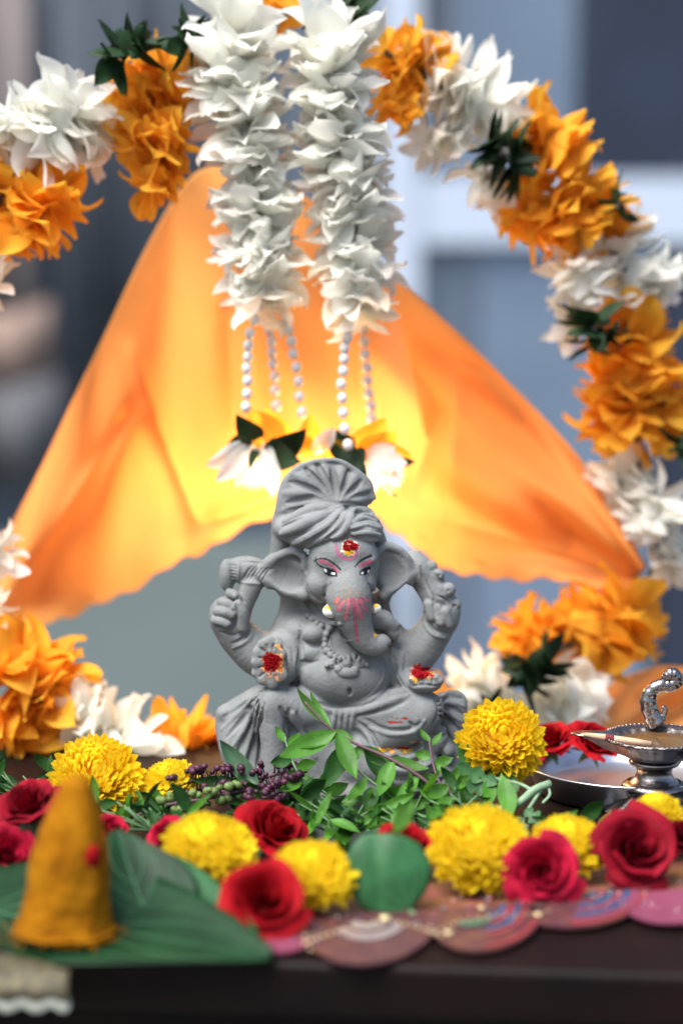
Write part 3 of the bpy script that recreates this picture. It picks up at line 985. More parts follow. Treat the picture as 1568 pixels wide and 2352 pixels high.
# --- holes between the raised arms and the body
for poly, k in [([(372, 775), (440, 772), (466, 842), (440, 925), (383, 990), (325, 950), (316, 890)], 14), ([(1160, 735), (1205, 765), (1252, 850), (1230, 925), (1172, 980), (1130, 955), (1088, 905), (1074, 822)], 14)]:
    c3 = np.array([I3(x, y, dd) for (x, y) in poly for dd in (330, -330)])
    sl, g = fd.block(c3.min(0) - 0.003, c3.max(0) + 0.003)
    rx_, ry_, rz_ = g[0] - CAM.x, g[1] - CAM.y, g[2] - CAM.z
    ff = ry_ * FWD.y + rz_ * FWD.z
    hx = ((784 + rx_ / ff / K) - 447.8) / 0.41745 + 0 * ry_ + 0 * rz_
    hy_ = ((1176 - (ry_ * UPV.y + rz_ * UPV.z) / ff / K) - 1033.5) / 0.41745 + 0 * rx_
    pp = crom(poly + poly[:1], 4)[:-1]
    ins = np.zeros(hx.shape, bool); dist = np.full(hx.shape, 1e9, np.float32)
    for i in range(len(pp)):
        (x0, y0), (x1, y1) = pp[i], pp[(i + 1) % len(pp)]
        ins ^= ((y0 > hy_) != (y1 > hy_)) & (hx < (x1 - x0) * (hy_ - y0) / (y1 - y0 + 1e-9) + x0)
        t_ = np.clip(((hx - x0) * (x1 - x0) + (hy_ - y0) * (y1 - y0)) / ((x1 - x0) ** 2 + (y1 - y0) ** 2 + 1e-9), 0, 1)
        dist = np.minimum(dist, np.hypot(hx - x0 - t_ * (x1 - x0), hy_ - y0 - t_ * (y1 - y0)))
    fd.put(sl, (np.where(ins, -dist, dist) * U).astype(np.float32), k * U, 0, True)

# --- finger and hand detail
for (a, b, r) in [((192, 790), (240, 812), 27), ((150, 838), (216, 868), 30), ((128, 888), (200, 908), 30), ((112, 936), (178, 958), 28)]:
    da = fd.surf(*a, 60); db = fd.surf(*b, 80)
    T([(a[0], a[1], da - 8, r), ((a[0] + b[0]) / 2, (a[1] + b[1]) / 2 - 4, (da + db) / 2 + 8, r), (b[0], b[1], db + 4, r * 0.9)], 6, P_ARM1)
T([(238, 850, 95, 26), (262, 905, 90, 36), (262, 975, 70, 40)], 8, P_ARM1)
for (x, y) in [(222, 806), (205, 872)]:
    E(x, y, fd.surf(x, y, 80), 12, 14, 8, 4, P_ARM1)
crease([(225, 850), (232, 920), (215, 985)], 8, 2, 5)
crease([(140, 1000), (210, 1020), (262, 1000)], 7, 2, 6)
S([(312, 950), (308, 1020), (262, 1065), (205, 1092)], 13, 0, 6, P_ARM1)
crease([(295, 960), (288, 1010), (250, 1045), (200, 1066)], 8, 2, 5)
S([(1258, 955), (1300, 1008), (1350, 1030), (1392, 1032)], 13, 0, 6, P_ARM2)
crease([(1275, 945), (1318, 990), (1395, 1008)], 8, 2, 5)
for (a, b, r) in [((1290, 850), (1300, 920), 34), ((1330, 870), (1350, 950), 32), ((1375, 890), (1395, 960), 30)]:
    da = fd.surf(*a, 60); db = fd.surf(*b, 60)
    T([(a[0], a[1], da - 4, r), (b[0], b[1], db - 2, r * 0.85)], 8, P_ARM2)
crease([(1310, 800), (1318, 870), (1330, 920)], 8, 2, 5)
crease([(1240, 640), (1262, 720), (1300, 800)], 10, 3, 6)
crease([(1300, 660), (1345, 720), (1375, 745)], 7, 2, 5)
crease([(1330, 800), (1390, 830), (1440, 880)], 8, 2, 5)
for (x, y) in [(1345, 690), (1395, 775), (1425, 860)]:
    E(x, y, fd.surf(x, y, 60) + 4, 12, 12, 12, 4, 0, cut=True)
# goad hatching
for i in range(7):
    y = 632 + i * 17
    crease([(196, y), (226, y + 4)], 5, 1, 3)
S([(240, 598), (242, 660), (240, 728)], 8, 2, 4, P_GOAD)
S([(250, 726), (310, 735), (370, 740)], 9, 2, 4, P_GOAD)
for i in range(6):
    crease([(258 + i * 22, 722), (290 + i * 22, 668), (318 + i * 22, 640 + i * 2)], 5, 1, 3)
crease([(262, 616), (330, 620), (370, 626)], 5, 1, 3)
# left palm: finger pads round the rim and a hollow middle
for (x, y, r) in [(340, 1225, 26), (336, 1170, 27), (345, 1115, 27), (372, 1072, 26), (412, 1055, 28), (455, 1078, 26), (478, 1125, 25), (372, 1262, 28), (425, 1280, 32), (474, 1240, 34)]:
    E(x, y, fd.surf(x, y, 220) - 7, r * 1.12, r * 1.18, 20, 16, P_HAND1)
E(420, 1170, 262, 52, 66, 22, 10, 0, cut=True)
for (a, b) in [((352, 1142), (385, 1150)), ((352, 1198), (385, 1190)), ((362, 1090), (392, 1115)), ((392, 1068), (405, 1100)), ((434, 1066), (430, 1100)), ((352, 1250), (385, 1225))]:
    crease([a, b], 6, 1, 4)
# right palm
for (x, y) in [(1203, 1262), (1240, 1252), (1282, 1246), (1322, 1250), (1342, 1270)]:
    E(x, y, fd.surf(x, y, 220) - 6, 25, 22, 30, 8, P_HAND2)
crease([(1190, 1300), (1260, 1292), (1335, 1300)], 6, 2, 5)
crease([(1222, 1258), (1225, 1290)], 5, 1, 4)
crease([(1262, 1250), (1264, 1285)], 5, 1, 4)
crease([(1304, 1250), (1306, 1285)], 5, 1, 4)

# --- shawl over the lower arms
fold([(470, 1000), (530, 1060), (556, 1150), (545, 1290)], 20, P_BODY, -6, 12)
fold([(430, 1010), (500, 1060), (525, 1150)], 14, P_BODY, -4, 10)
crease([(575, 1000), (585, 1080), (572, 1180), (560, 1270)], 14, 4, 12)
fold([(1110, 1010), (1090, 1100), (1110, 1220), (1150, 1310)], 18, P_BODY, -6, 12)
fold([(1140, 1120), (1130, 1220), (1165, 1300)], 14, P_BODY, -4, 10)
crease([(1070, 1080), (1096, 1180), (1090, 1300)], 14, 4, 12)
# chest folds
crease([(600, 1050), (660, 1078), (700, 1070)], 10, 3, 10)
crease([(575, 1040), (590, 990), (580, 960)], 6, 2, 8)
crease([(590, 1165), (640, 1170), (680, 1160)], 6, 2, 12)
# belly
E(850, 1335, fd.surf(850, 1335, 230) + 2, 13, 26, 22, 8, 0, cut=True)
crease([(545, 1290), (620, 1370), (740, 1408), (850, 1415), (960, 1395), (1080, 1300)], 12, 4, 10)
S([(1028, 1138), (1040, 1200), (1030, 1265), (965, 1345), (890, 1392)], 7, 1, 4, P_NECK)
# waist sash and its knot
fold([(690, 1420), (780, 1440), (900, 1436), (1010, 1405), (1110, 1370), (1170, 1352)], 24, P_ROBE, -6, 12)
crease([(880, 1466), (1000, 1440), (1100, 1410), (1172, 1372)], 10, 3, 8)
E(1112, 1340, fd.surf(1112, 1340, 120) - 4, 56, 32, 40, 12, P_ROBE, rot=10)
for x in (765, 800, 835, 868):
    fold([(x + 10, 1430), (x, 1480), (x - 4, 1530)], 13, P_ROBE, -3, 8)
# folds of the robe, left
for q in [[(368, 1322), (270, 1400), (160, 1470)], [(366, 1330), (280, 1460), (175, 1580)], [(366, 1345), (300, 1520), (225, 1690)], [(372, 1360), (330, 1540), (290, 1740)], [(380, 1400), (352, 1560), (345, 1760)]]:
    crease(q, 13, 4, 10)
for q in [[(360, 1325), (250, 1440), (150, 1540)], [(366, 1340), (290, 1500), (205, 1640)], [(370, 1350), (318, 1530), (262, 1720)], [(376, 1370), (342, 1560), (322, 1750)]]:
    fold(q, 13, P_ROBE, -3, 10)
for q in [[(520, 1430), (500, 1560), (520, 1720)], [(470, 1420), (520, 1520), (560, 1640)], [(560, 1450), (600, 1560), (690, 1620)], [(500, 1480), (580, 1600), (600, 1740)]]:
    crease(q, 14, 3, 16)
fold([(540, 1450), (590, 1560), (660, 1690)], 16, P_ROBE, -5, 18)
# folds of the robe, right
for q in [[(1330, 1385), (1400, 1360), (1470, 1370)], [(1335, 1410), (1410, 1420), (1485, 1460)], [(1340, 1430), (1400, 1500), (1480, 1560)], [(1345, 1460), (1380, 1560), (1450, 1640)]]:
    crease(q, 12, 4, 9)
for q in [[(1330, 1370), (1400, 1335), (1455, 1345)], [(1335, 1398), (1405, 1390), (1480, 1412)], [(1340, 1420), (1405, 1460), (1485, 1510)]]:
    fold(q, 13, P_ROBE, -3, 9)
crease([(1320, 1370), (1335, 1450), (1300, 1530)], 12, 4, 9)
# cross-leg folds
for q in [[(900, 1500), (960, 1560), (1010, 1640)], [(930, 1480), (1050, 1540), (1180, 1540), (1250, 1500)], [(1180, 1500), (1235, 1560), (1255, 1650)], [(880, 1540), (930, 1600), (960, 1690)]]:
    crease(q, 13, 3, 14)
for q in [[(960, 1530), (1080, 1565), (1200, 1550), (1262, 1490)], [(910, 1520), (965, 1590), (990, 1680)], [(1210, 1520), (1245, 1580), (1240, 1660)]]:
    fold(q, 13, P_ROBE, -4, 14)
fold([(985, 1640), (1040, 1690), (1110, 1668), (1150, 1700), (1210, 1680), (1255, 1640)], 20, P_ROBE, 2, 8)
crease([(985, 1672), (1040, 1722), (1110, 1702), (1150, 1734), (1215, 1715), (1262, 1670)], 13, 4, 6)
fold([(1010, 1735), (1120, 1760), (1230, 1752), (1300, 1720)], 18, P_ROBE, 2, 10)
crease([(1010, 1768), (1120, 1792), (1240, 1782), (1320, 1745)], 12, 4, 7)
fold([(1000, 1810), (1150, 1830), (1300, 1810), (1400, 1770)], 18, P_ROBE, 2, 10)
# little mouse by the right knee
E(1330, 1600, 120, 58, 82, 70, 14, P_MOUSE, rot=-12)
E(1385, 1650, 120, 42, 52, 55, 10, P_MOUSE, rot=25)
E(1392, 1708, 105, 26, 30, 34, 8, P_MOUSE)
E(1318, 1535, 150, 36, 26, 26, 8, P_MOUSE)
E(1362, 1540, 130, 22, 22, 22, 6, P_MOUSE)
crease([(1290, 1560), (1330, 1575), (1380, 1570)], 12, 4, 5)
crease([(1345, 1640), (1375, 1690), (1400, 1690)], 8, 2, 5)
crease([(1280, 1590), (1285, 1660), (1330, 1720)], 14, 4, 8)
E(1342, 1592, fd.surf(1342, 1592, 160), 16, 12, 14, 4, 0, cut=True)

# --- jewellery
S([(592, 838), (640, 905), (710, 948), (800, 955)], 13, 0, 4, P_NECK, False, False)


def beads(pts, r, step, off=0, pid=P_NECK):
    q = crom(pts, 12)
    acc, last = 0, q[0]
    for p in q:
        acc += math.hypot(p[0] - last[0], p[1] - last[1]); last = p
        if acc >= step or p is q[0]:
            acc = 0
            E(p[0], p[1], fd.surf(p[0], p[1], 150) + off, r, r, r, 4, pid)


beads([(588, 866), (630, 922), (690, 966), (760, 978)], 17, 29, 4)
beads([(738, 985), (716, 1030), (714, 1085), (740, 1125), (790, 1140), (850, 1140), (892, 1132)], 20, 30, 5)
S([(748, 1010), (744, 1070), (762, 1100)], 8, 1, 4, P_NECK)
S([(795, 985), (800, 1030), (830, 1048), (862, 1050)], 10, 1, 4, P_NECK)
beads([(728, 1060), (742, 1100), (775, 1122)], 11, 20)
for (x, y, r) in [(752, 1178, 34), (910, 1172, 34), (836, 1176, 30), (790, 1205, 26), (880, 1210, 26), (945, 1180, 20), (725, 1185, 16)]:
    E(x, y, fd.surf(x, y, 220) + 4, r * 0.92, r * 0.92, 22, 4, P_NECK)
E(842, 1228, fd.surf(842, 1228, 220) + 2, 60, 28, 20, 6, P_NECK)
for (x, y) in [(752, 1178), (836, 1176), (910, 1172)]:
    d0 = fd.surf(x, y, 220)
    E(x, y, d0 + 4, 15, 15, 10, 4, 0, cut=True)
    E(x, y, d0 - 6, 8, 8, 10, 3, P_NECK)
for i in range(6):
    x = 768 + i * 27
    E(x, 1152, fd.surf(x, 1152, 220) + 5, 10, 22, 12, 2, P_NECK)
# face creases
crease([(612, 740), (640, 800), (690, 830)], 10, 3, 10)
crease([(712, 800), (720, 760), (745, 735)], 10, 3, 12)
crease([(985, 800), (968, 760), (955, 735)], 8, 3, 10)
E(713, 800, fd.surf(713, 800, 240), 9, 9, 14, 5, 0, cut=True)
S([(610, 560), (600, 580), (612, 600)], 9, 0, 5, P_HEAD)

# --- flat underside
_k = int((0.0 - fd.lo[2]) / fd.h)
_zz = (fd.ax[2][None, None, :] * -1.0 + 0.0006).astype(np.float32)
fd.F = np.maximum(fd.F, _zz)
# flat back
_yy = (fd.ax[1][None, :, None] - 0.031).astype(np.float32)
fd.F = np.maximum(fd.F, _yy)


def hnoise(shape, cell, seed):
    """cheap smooth noise on the grid"""
    r_ = np.random.RandomState(seed)
    n = [int(math.ceil(s_ / cell)) + 2 for s_ in shape]
    g = r_.rand(*n).astype(np.float32) - 0.5
    for axn in range(3):
        p = np.arange(shape[axn]) / cell
        i = p.astype(int); f = (p - i).astype(np.float32); f = f * f * (3 - 2 * f)
        a, b = np.take(g, i, axn), np.take(g, i + 1, axn)
        sh = [1, 1, 1]; sh[axn] = -1
        g = a + (b - a) * f.reshape(sh)
    return g


fd.F += hnoise(fd.n, 11, 3) * 0.00050 + hnoise(fd.n, 4, 5) * 0.00012


def surface_net(f):
    F = f.F; S_ = F < 0
    n = f.n
    c = S_[:-1, :-1, :-1].astype(np.int8)
    tot = c.copy()
    for (a, b, d) in [(0, 0, 1), (0, 1, 0), (0, 1, 1), (1, 0, 0), (1, 0, 1), (1, 1, 0), (1, 1, 1)]:
        tot += S_[a:n[0] - 1 + a, b:n[1] - 1 + b, d:n[2] - 1 + d]
    act = (tot > 0) & (tot < 8)
    idx = np.stack(np.nonzero(act), 1)
    vid = np.full(act.shape, -1, np.int32)
    vid[act] = np.arange(len(idx))
    cor = np.array([(a, b, d) for a in (0, 1) for b in (0, 1) for d in (0, 1)])
    val = np.stack([F[idx[:, 0] + o[0], idx[:, 1] + o[1], idx[:, 2] + o[2]] for o in cor], 1)
    acc = np.zeros((len(idx), 3), np.float32); cnt = np.zeros(len(idx), np.float32)
    for i in range(8):
        for j in range(i + 1, 8):
            if abs(cor[i] - cor[j]).sum() != 1: continue
            m = (val[:, i] < 0) != (val[:, j] < 0)
            t = val[:, i] / (val[:, i] - val[:, j] + 1e-12)
            p = cor[i][None, :] + t[:, None] * (cor[j] - cor[i])[None, :]
            acc += np.where(m[:, None], p, 0); cnt += m
    V = (idx + acc / cnt[:, None]) * f.h + f.lo
    Q, L = [], []
    for axn in range(3):
        o = [0, 0, 0]; o[axn] = 1
        A = S_[:n[0] - o[0], :n[1] - o[1], :n[2] - o[2]]
        B = S_[o[0]:, o[1]:, o[2]:]
        e = np.stack(np.nonzero(A != B), 1)
        u, w = [(1, 2), (2, 0), (0, 1)][axn]
        ok = (e[:, u] > 0) & (e[:, w] > 0) & (e[:, u] < n[u] - 1) & (e[:, w] < n[w] - 1)
        e = e[ok]
        def cell(du, dw):
            k = e.copy(); k[:, u] -= du; k[:, w] -= dw
            return vid[k[:, 0], k[:, 1], k[:, 2]]
        q = np.stack([cell(1, 1), cell(0, 1), cell(0, 0), cell(1, 0)], 1)
        ina = S_[e[:, 0], e[:, 1], e[:, 2]]
        q[~ina] = q[~ina][:, ::-1]
        ii = e.copy(); ii[~ina, axn] += 1
        L.append(f.ID[ii[:, 0], ii[:, 1], ii[:, 2]]); Q.append(q)
    return V, np.concatenate(Q), np.concatenate(L)


iV, iQ, iL = surface_net(fd)
# smooth a little, then normals
for _ in range(1):
    a = np.zeros_like(iV); c = np.zeros(len(iV), np.float32)
    for i in range(4):
        j = (i + 1) % 4
        for ax_ in range(3):
            a[:, ax_] += np.bincount(iQ[:, i], iV[iQ[:, j], ax_], len(iV)) + np.bincount(iQ[:, j], iV[iQ[:, i], ax_], len(iV))
        c += np.bincount(iQ[:, i], None, len(iV)) + np.bincount(iQ[:, j], None, len(iV))
    iV = iV * 0.5 + 0.5 * a / np.maximum(c, 1)[:, None]
_fn = np.cross(iV[iQ[:, 2]] - iV[iQ[:, 0]], iV[iQ[:, 3]] - iV[iQ[:, 1]])
iN = np.zeros_like(iV)
for i in range(4):
    for ax_ in range(3):
        iN[:, ax_] += np.bincount(iQ[:, i], _fn[:, ax_], len(iV))
iN /= np.maximum(np.linalg.norm(iN, axis=1), 1e-9)[:, None]

# --- paint on the clay, laid on through each point's place on the drawing grid
rel = iV - np.array(CAM, np.float32)
_f = rel @ np.array(FWD, np.float32)
_dx = 784 + rel[:, 0] / _f / K
_dy = 1176 - (rel @ np.array(UPV, np.float32)) / _f / K
zX, zY = (_dx - 447.8) / 0.41745, (_dy - 1033.5) / 0.41745
fX, fY = (zX - 371.4) / 0.5702, zY / 0.5702           # finer grid used for the face
iC = np.zeros((len(iV), 4), np.float32)
front = (iN[:, 1] < 0.15) & (iV[:, 1] < -0.008)
_pr = np.random.RandomState(4)


def wob(x, y, s, a):
    return a * (np.sin(x / s + 1.3 * np.sin(y / s * 0.7)) + np.sin(y / s * 1.3 + 2 + np.sin(x / s * 0.8)))


def lay(m, col):
    m = np.clip(m, 0, 1) * front
    al = iC[:, 3]
    for i in range(3):
        iC[:, i] = iC[:, i] * (1 - m) + col[i] * m
    iC[:, 3] = np.maximum(al, m)


def stroke(pts, r0, r1, col, XY=None, soft=3.0, n=5):
    X, Y = XY if XY else (fX, fY)
    q = crom(pts, n)
    best = np.full(len(X), 1e9, np.float32)
    for i in range(len(q) - 1):
        a = np.array(q[i]); ab = np.array(q[i + 1]) - a
        t = np.clip(((X - a[0]) * ab[0] + (Y - a[1]) * ab[1]) / max((ab ** 2).sum(), 1e-6), 0, 1)
        rr = r0 + (r1 - r0) * (i + t) / (len(q) - 1)
        best = np.minimum(best, np.hypot(X - a[0] - t * ab[0], Y - a[1] - t * ab[1]) - rr)
    lay(0.5 - best / soft, col)


def poly(pts, col, soft=3.0, XY=None):
    X, Y = XY if XY else (fX, fY)
    n = len(pts)
    ins = np.zeros(len(X), bool); dist = np.full(len(X), 1e9, np.float32)
    for i in range(n):
        (x0, y0), (x1, y1) = pts[i], pts[(i + 1) % n]
        c = ((y0 > Y) != (y1 > Y)) & (X < (x1 - x0) * (Y - y0) / (y1 - y0 + 1e-9) + x0)
        ins ^= c
        t = np.clip(((X - x0) * (x1 - x0) + (Y - y0) * (y1 - y0)) / ((x1 - x0) ** 2 + (y1 - y0) ** 2 + 1e-9), 0, 1)
        dist = np.minimum(dist, np.hypot(X - x0 - t * (x1 - x0), Y - y0 - t * (y1 - y0)))
    lay(0.5 + np.where(ins, dist, -dist) / soft, col)


def blot(cx, cy, rx, ry, col, XY=None, rough=0.35, soft=0.25):
    X, Y = XY if XY else (fX, fY)
    d = np.hypot((X - cx) / rx, (Y - cy) / ry) + wob(X, Y, rx * 0.22, rough * 0.35) + wob(X + 40, Y, rx * 0.09, rough * 0.2)
    lay(0.5 + (1 - d) / soft, col)


BLACK, PINK, WHITE, YELL, CREAM = (0.008, 0.010, 0.016), (0.42, 0.085, 0.15), (0.82, 0.82, 0.84), (0.83, 0.42, 0.015), (0.70, 0.66, 0.52)
RED, ORNG = (0.32, 0.008, 0.010), (0.80, 0.25, 0.03)
blot(838, 945, 88, 82, CREAM, rough=0.2, soft=0.2)
stroke([(712, 930), (722, 985), (762, 1032), (830, 1056), (880, 1036), (905, 990), (908, 940)], 15, 15, (0.40, 0.10, 0.19))
blot(825, 985, 38, 36, YELL)
stroke([(555, 1072), (620, 1090), (680, 1128), (732, 1178)], 15, 10, PINK)
stroke([(498, 1074), (520, 1058), (570, 1048), (625, 1058), (672, 1085), (712, 1116), (752, 1156)], 6, 9, BLACK)
stroke([(514, 1036), (520, 1085), (556, 1122), (600, 1140), (655, 1150), (702, 1172), (714, 1218)], 5, 8, BLACK)
poly([(582, 1140), (625, 1134), (672, 1152), (704, 1180), (716, 1218), (660, 1217), (615, 1204), (592, 1175)], BLACK)
poly([(590, 1146), (622, 1150), (620, 1182), (600, 1176)], WHITE)
poly([(664, 1182), (700, 1182), (700, 1202), (660, 1198)], WHITE)
stroke([(600, 1190), (650, 1216), (716, 1218)], 6, 4, BLACK)
stroke([(935, 1122), (980, 1096), (1045, 1078)], 13, 19, PINK)
stroke([(890, 1130), (930, 1082), (985, 1046), (1042, 1022)], 6, 15, BLACK)
poly([(938, 1172), (978, 1136), (1042, 1120), (1036, 1180), (990, 1206), (938, 1210)], BLACK)
poly([(950, 1184), (974, 1176), (976, 1196), (952, 1200)], WHITE)
poly([(1010, 1170), (1032, 1152), (1030, 1176), (1014, 1184)], WHITE)
P2 = (0.50, 0.15, 0.19)
poly([(740, 1404), (746, 1440), (732, 1486), (704, 1496), (684, 1474), (704, 1436)], (0.55, 0.15, 0.13))
stroke([(778, 1455), (756, 1500), (734, 1535)], 17, 27, P2)
stroke([(824, 1445), (818, 1540), (798, 1622)], 18, 24, P2)
stroke([(862, 1440), (886, 1540), (898, 1680), (914, 1840)], 18, 13, PINK)
stroke([(912, 1442), (922, 1530), (954, 1612)], 20, 24, P2)
stroke([(944, 1444), (972, 1510), (1002, 1544)], 18, 22, P2)
stroke([(968, 1418), (990, 1440), (1016, 1458)], 13, 16, P2)
stroke([(846, 1354), (851, 1378)], 8, 7, P2)
for _ in range(150):
    x, y = 830 + _pr.randn() * 115, 1375 + _pr.randn() * 48
    r_ = 2.5 + 6 * _pr.rand() ** 3
    if abs(x - 830) < 230:
        lay(0.9 - np.hypot(fX - x, fY - y) / r_ * 0.6, (0.70, 0.40, 0.05))
zz = (zX, zY)
for (x, y, rx, ry, c) in [(1092, 1497, 52, 7, RED), (1140, 1478, 40, 5, RED), (1040, 1652, 34, 12, YELL), (1085, 1660, 22, 8, ORNG), (1160, 1652, 30, 16, YELL), (1150, 1640, 34, 7, RED), (1182, 1722, 40, 9, YELL), (1236, 1796, 34, 10, RED), (1210, 1610, 40, 8, (0.6, 0.45, 0.2)),
                         (462, 1085, 10, 14, YELL), (1212, 1262, 14, 20, YELL), (990, 1018, 16, 8, YELL)]:
    blot(x, y, rx, ry, c, zz, 0.7, 0.4)
# powder smears in the hands, under the loose powder
blot(436, 1176, 58, 70, (0.72, 0.36, 0.16), zz, 0.8, 0.3)
blot(425, 1170, 48, 54, RED, zz, 0.5, 0.25)
blot(1262, 1222, 68, 32, (0.72, 0.40, 0.20), zz, 0.8, 0.3)
blot(1244, 1222, 60, 34, RED, zz, 0.5, 0.25)
# white tusks with a yellow top
tus = np.zeros(len(iV), bool)
for pid in (P_TUSK, P_TUSK2):
    tus[np.unique(iQ[iL == pid])] = True
mt = tus & (zX < 790) & (zY < 925) | tus & (zX > 985) & (zY < 900)
front_all = front; front = mt
lay(np.where(mt, 1.0, 0), (0.70, 0.70, 0.70))
front = mt
blot(742, 868, 32, 15, YELL, zz, 0.4, 0.3)
blot(994, 856, 16, 14, YELL, zz, 0.4, 0.3)
front = front_all

# --- clay material
M_CLAY = mat('grey_clay', (0.198, 0.209, 0.207), 0.8, 0, 90, 0.34, 480, col2=(0.170, 0.178, 0.176), spec=0.35)
nt = M_CLAY.node_tree
b_ = nt.nodes['Principled BSDF']
src = b_.inputs['Base Color'].links[0].from_socket
at_ = nt.nodes.new('ShaderNodeAttribute'); at_.attribute_name = 'paint'
mx = nt.nodes.new('ShaderNodeMix'); mx.data_type = 'RGBA'
# dry dusty blotches and small pits of the cast clay
tcn = nt.nodes.new('ShaderNodeTexCoord')
n3 = nt.nodes.new('ShaderNodeTexNoise'); n3.inputs['Scale'].default_value = 38; n3.inputs['Detail'].default_value = 7
nt.links.new(tcn.outputs['Object'], n3.inputs['Vector'])
r3 = nt.nodes.new('ShaderNodeMapRange'); r3.inputs[1].default_value = 0.48; r3.inputs[2].default_value = 0.72; r3.inputs[4].default_value = 0.55
nt.links.new(n3.outputs[0], r3.inputs[0])
md_ = nt.nodes.new('ShaderNodeMix'); md_.data_type = 'RGBA'; md_.inputs[7].default_value = (0.275, 0.28, 0.275, 1)
nt.links.new(r3.outputs[0], md_.inputs[0]); nt.links.new(src, md_.inputs[6])
vo = nt.nodes.new('ShaderNodeTexVoronoi'); vo.inputs['Scale'].default_value = 210
nt.links.new(tcn.outputs['Object'], vo.inputs['Vector'])
r4 = nt.nodes.new('ShaderNodeMapRange'); r4.inputs[1].default_value = 0.06; r4.inputs[2].default_value = 0.12; r4.inputs[3].default_value = 0.6; r4.inputs[4].default_value = 0.0
nt.links.new(vo.outputs['Distance'], r4.inputs[0])
mp_ = nt.nodes.new('ShaderNodeMix'); mp_.data_type = 'RGBA'; mp_.inputs[7].default_value = (0.06, 0.06, 0.06, 1)
nt.links.new(r4.outputs[0], mp_.inputs[0]); nt.links.new(md_.outputs[2], mp_.inputs[6])
nt.links.new(at_.outputs['Alpha'], mx.inputs[0]); nt.links.new(mp_.outputs[2], mx.inputs[6]); nt.links.new(at_.outputs['Color'], mx.inputs[7])
nt.links.new(mx.outputs[2], b_.inputs['Base Color'])

idol = thing('clay_idol', (0, 0, 0.0), 'grey clay seated elephant headed idol with painted face and turban', 'idol')
PART = {P_BODY: ('torso', None), P_HEAD: ('head', None), P_TRUNK: ('trunk', 'trunk painted with a fan of pink strokes'), P_EAR: ('ear', None), P_EAR2: ('ear', None), P_TURB: ('turban', 'pleated fan turban with wound band'), P_ARM1: ('raised_arm', None), P_ARM2: ('raised_arm', None),
        P_HAND1: ('lower_arm', 'open palm filled with red powder'), P_HAND2: ('lower_arm', 'upturned palm heaped with red powder'), P_NECK: ('necklace', None), P_TUSK: ('tusk', 'white painted tusk stub'), P_TUSK2: ('tusk', 'white painted tusk stub'), P_SEAT: ('base', None),
        P_GOAD: ('goad', None), P_LOTUS: ('lotus', None), P_MOUSE: ('mouse', None), P_ROBE: ('robe', None)}
for pid, (nm, lab) in PART.items():
    q = iQ[iL == pid]
    if pid == P_BODY:
        q = iQ[(iL == pid) | (iL == 0)]
    if len(q) == 0: continue
    u, inv = np.unique(q, return_inverse=True)
    me = np_mesh(nm, iV[u], inv.reshape(-1, 4))
    ca = me.color_attributes.new('paint', 'FLOAT_COLOR', 'POINT')
    ca.data.foreach_set('color', iC[u].ravel())
    me.normals_split_custom_set_from_vertices(iN[u].tolist())
    o = link(nm, me, idol, M_CLAY)
    if lab: o['label'] = lab

# loose red powder on forehead and hands: many grains heaped in one part each
_ico = MB().ball((0, 0, 0), 1.0, 5, 3)


def powder(name, cx, cy, rx, ry, n, m, gr, lift, seed, label=None, use=fd):
    r_ = random.Random(seed)
    mb = MB()
    for _ in range(n):
        a, q = r_.random() * 2 * PI, math.sqrt(r_.random())
        q *= 1 + 0.25 * math.sin(a * 3 + seed) * q
        zx, zy = cx + math.cos(a) * q * rx, cy + math.sin(a) * q * ry
        d = use.surf(zx, zy, None)
        if d is None: continue
        p = I3(zx, zy, d + lift * (1 - q * q) * r_.random())
        s = gr * (0.5 + r_.random())
        mb.add([(p[0] + v[0] * s, p[1] + v[1] * s * 0.8, p[2] + v[2] * s) for v in _ico.V], _ico.F)
    o = mb.build(name, m, idol)
    o['kind'] = 'stuff'
    if label: o['label'] = label


powder('red_powder', 852, 528, 46, 30, 420, M_KUM, 0.00036, 16, 1, 'red powder dot on the forehead')
powder('red_powder', 424, 1168, 48, 54, 620, M_KUM, 0.00038, 14, 2, 'red powder in the open palm')
powder('red_powder', 1240, 1222, 60, 32, 520, M_KUM, 0.00040, 20, 3, 'red powder heaped on the upturned palm')
powder('orange_powder', 468, 1195, 16, 40, 70, M_KUMO, 0.00030, 6, 4)
powder('orange_powder', 1296, 1215, 26, 20, 70, M_KUMO, 0.00030, 8, 5)
powder('orange_powder', 848, 562, 24, 18, 110, mat('yellow_powder', (0.80, 0.40, 0.02), 0.95), 0.00028, 6, 6)

# ================================================================== blossoms on the table
_mp = strap(1, 0.44, lambda t: 0.55 + 0.45 * math.sin(PI * min(1, 0.2 + 0.72 * t)) if t < 0.85 else 0.86 * (1 - ((t - 0.85) / 0.15) ** 2 * 0.55), 0.9, 0.8, 0.3, 6, 2)
_mpV, _mpF = np.array(_mp[0], np.float32), np.array(_mp[1])


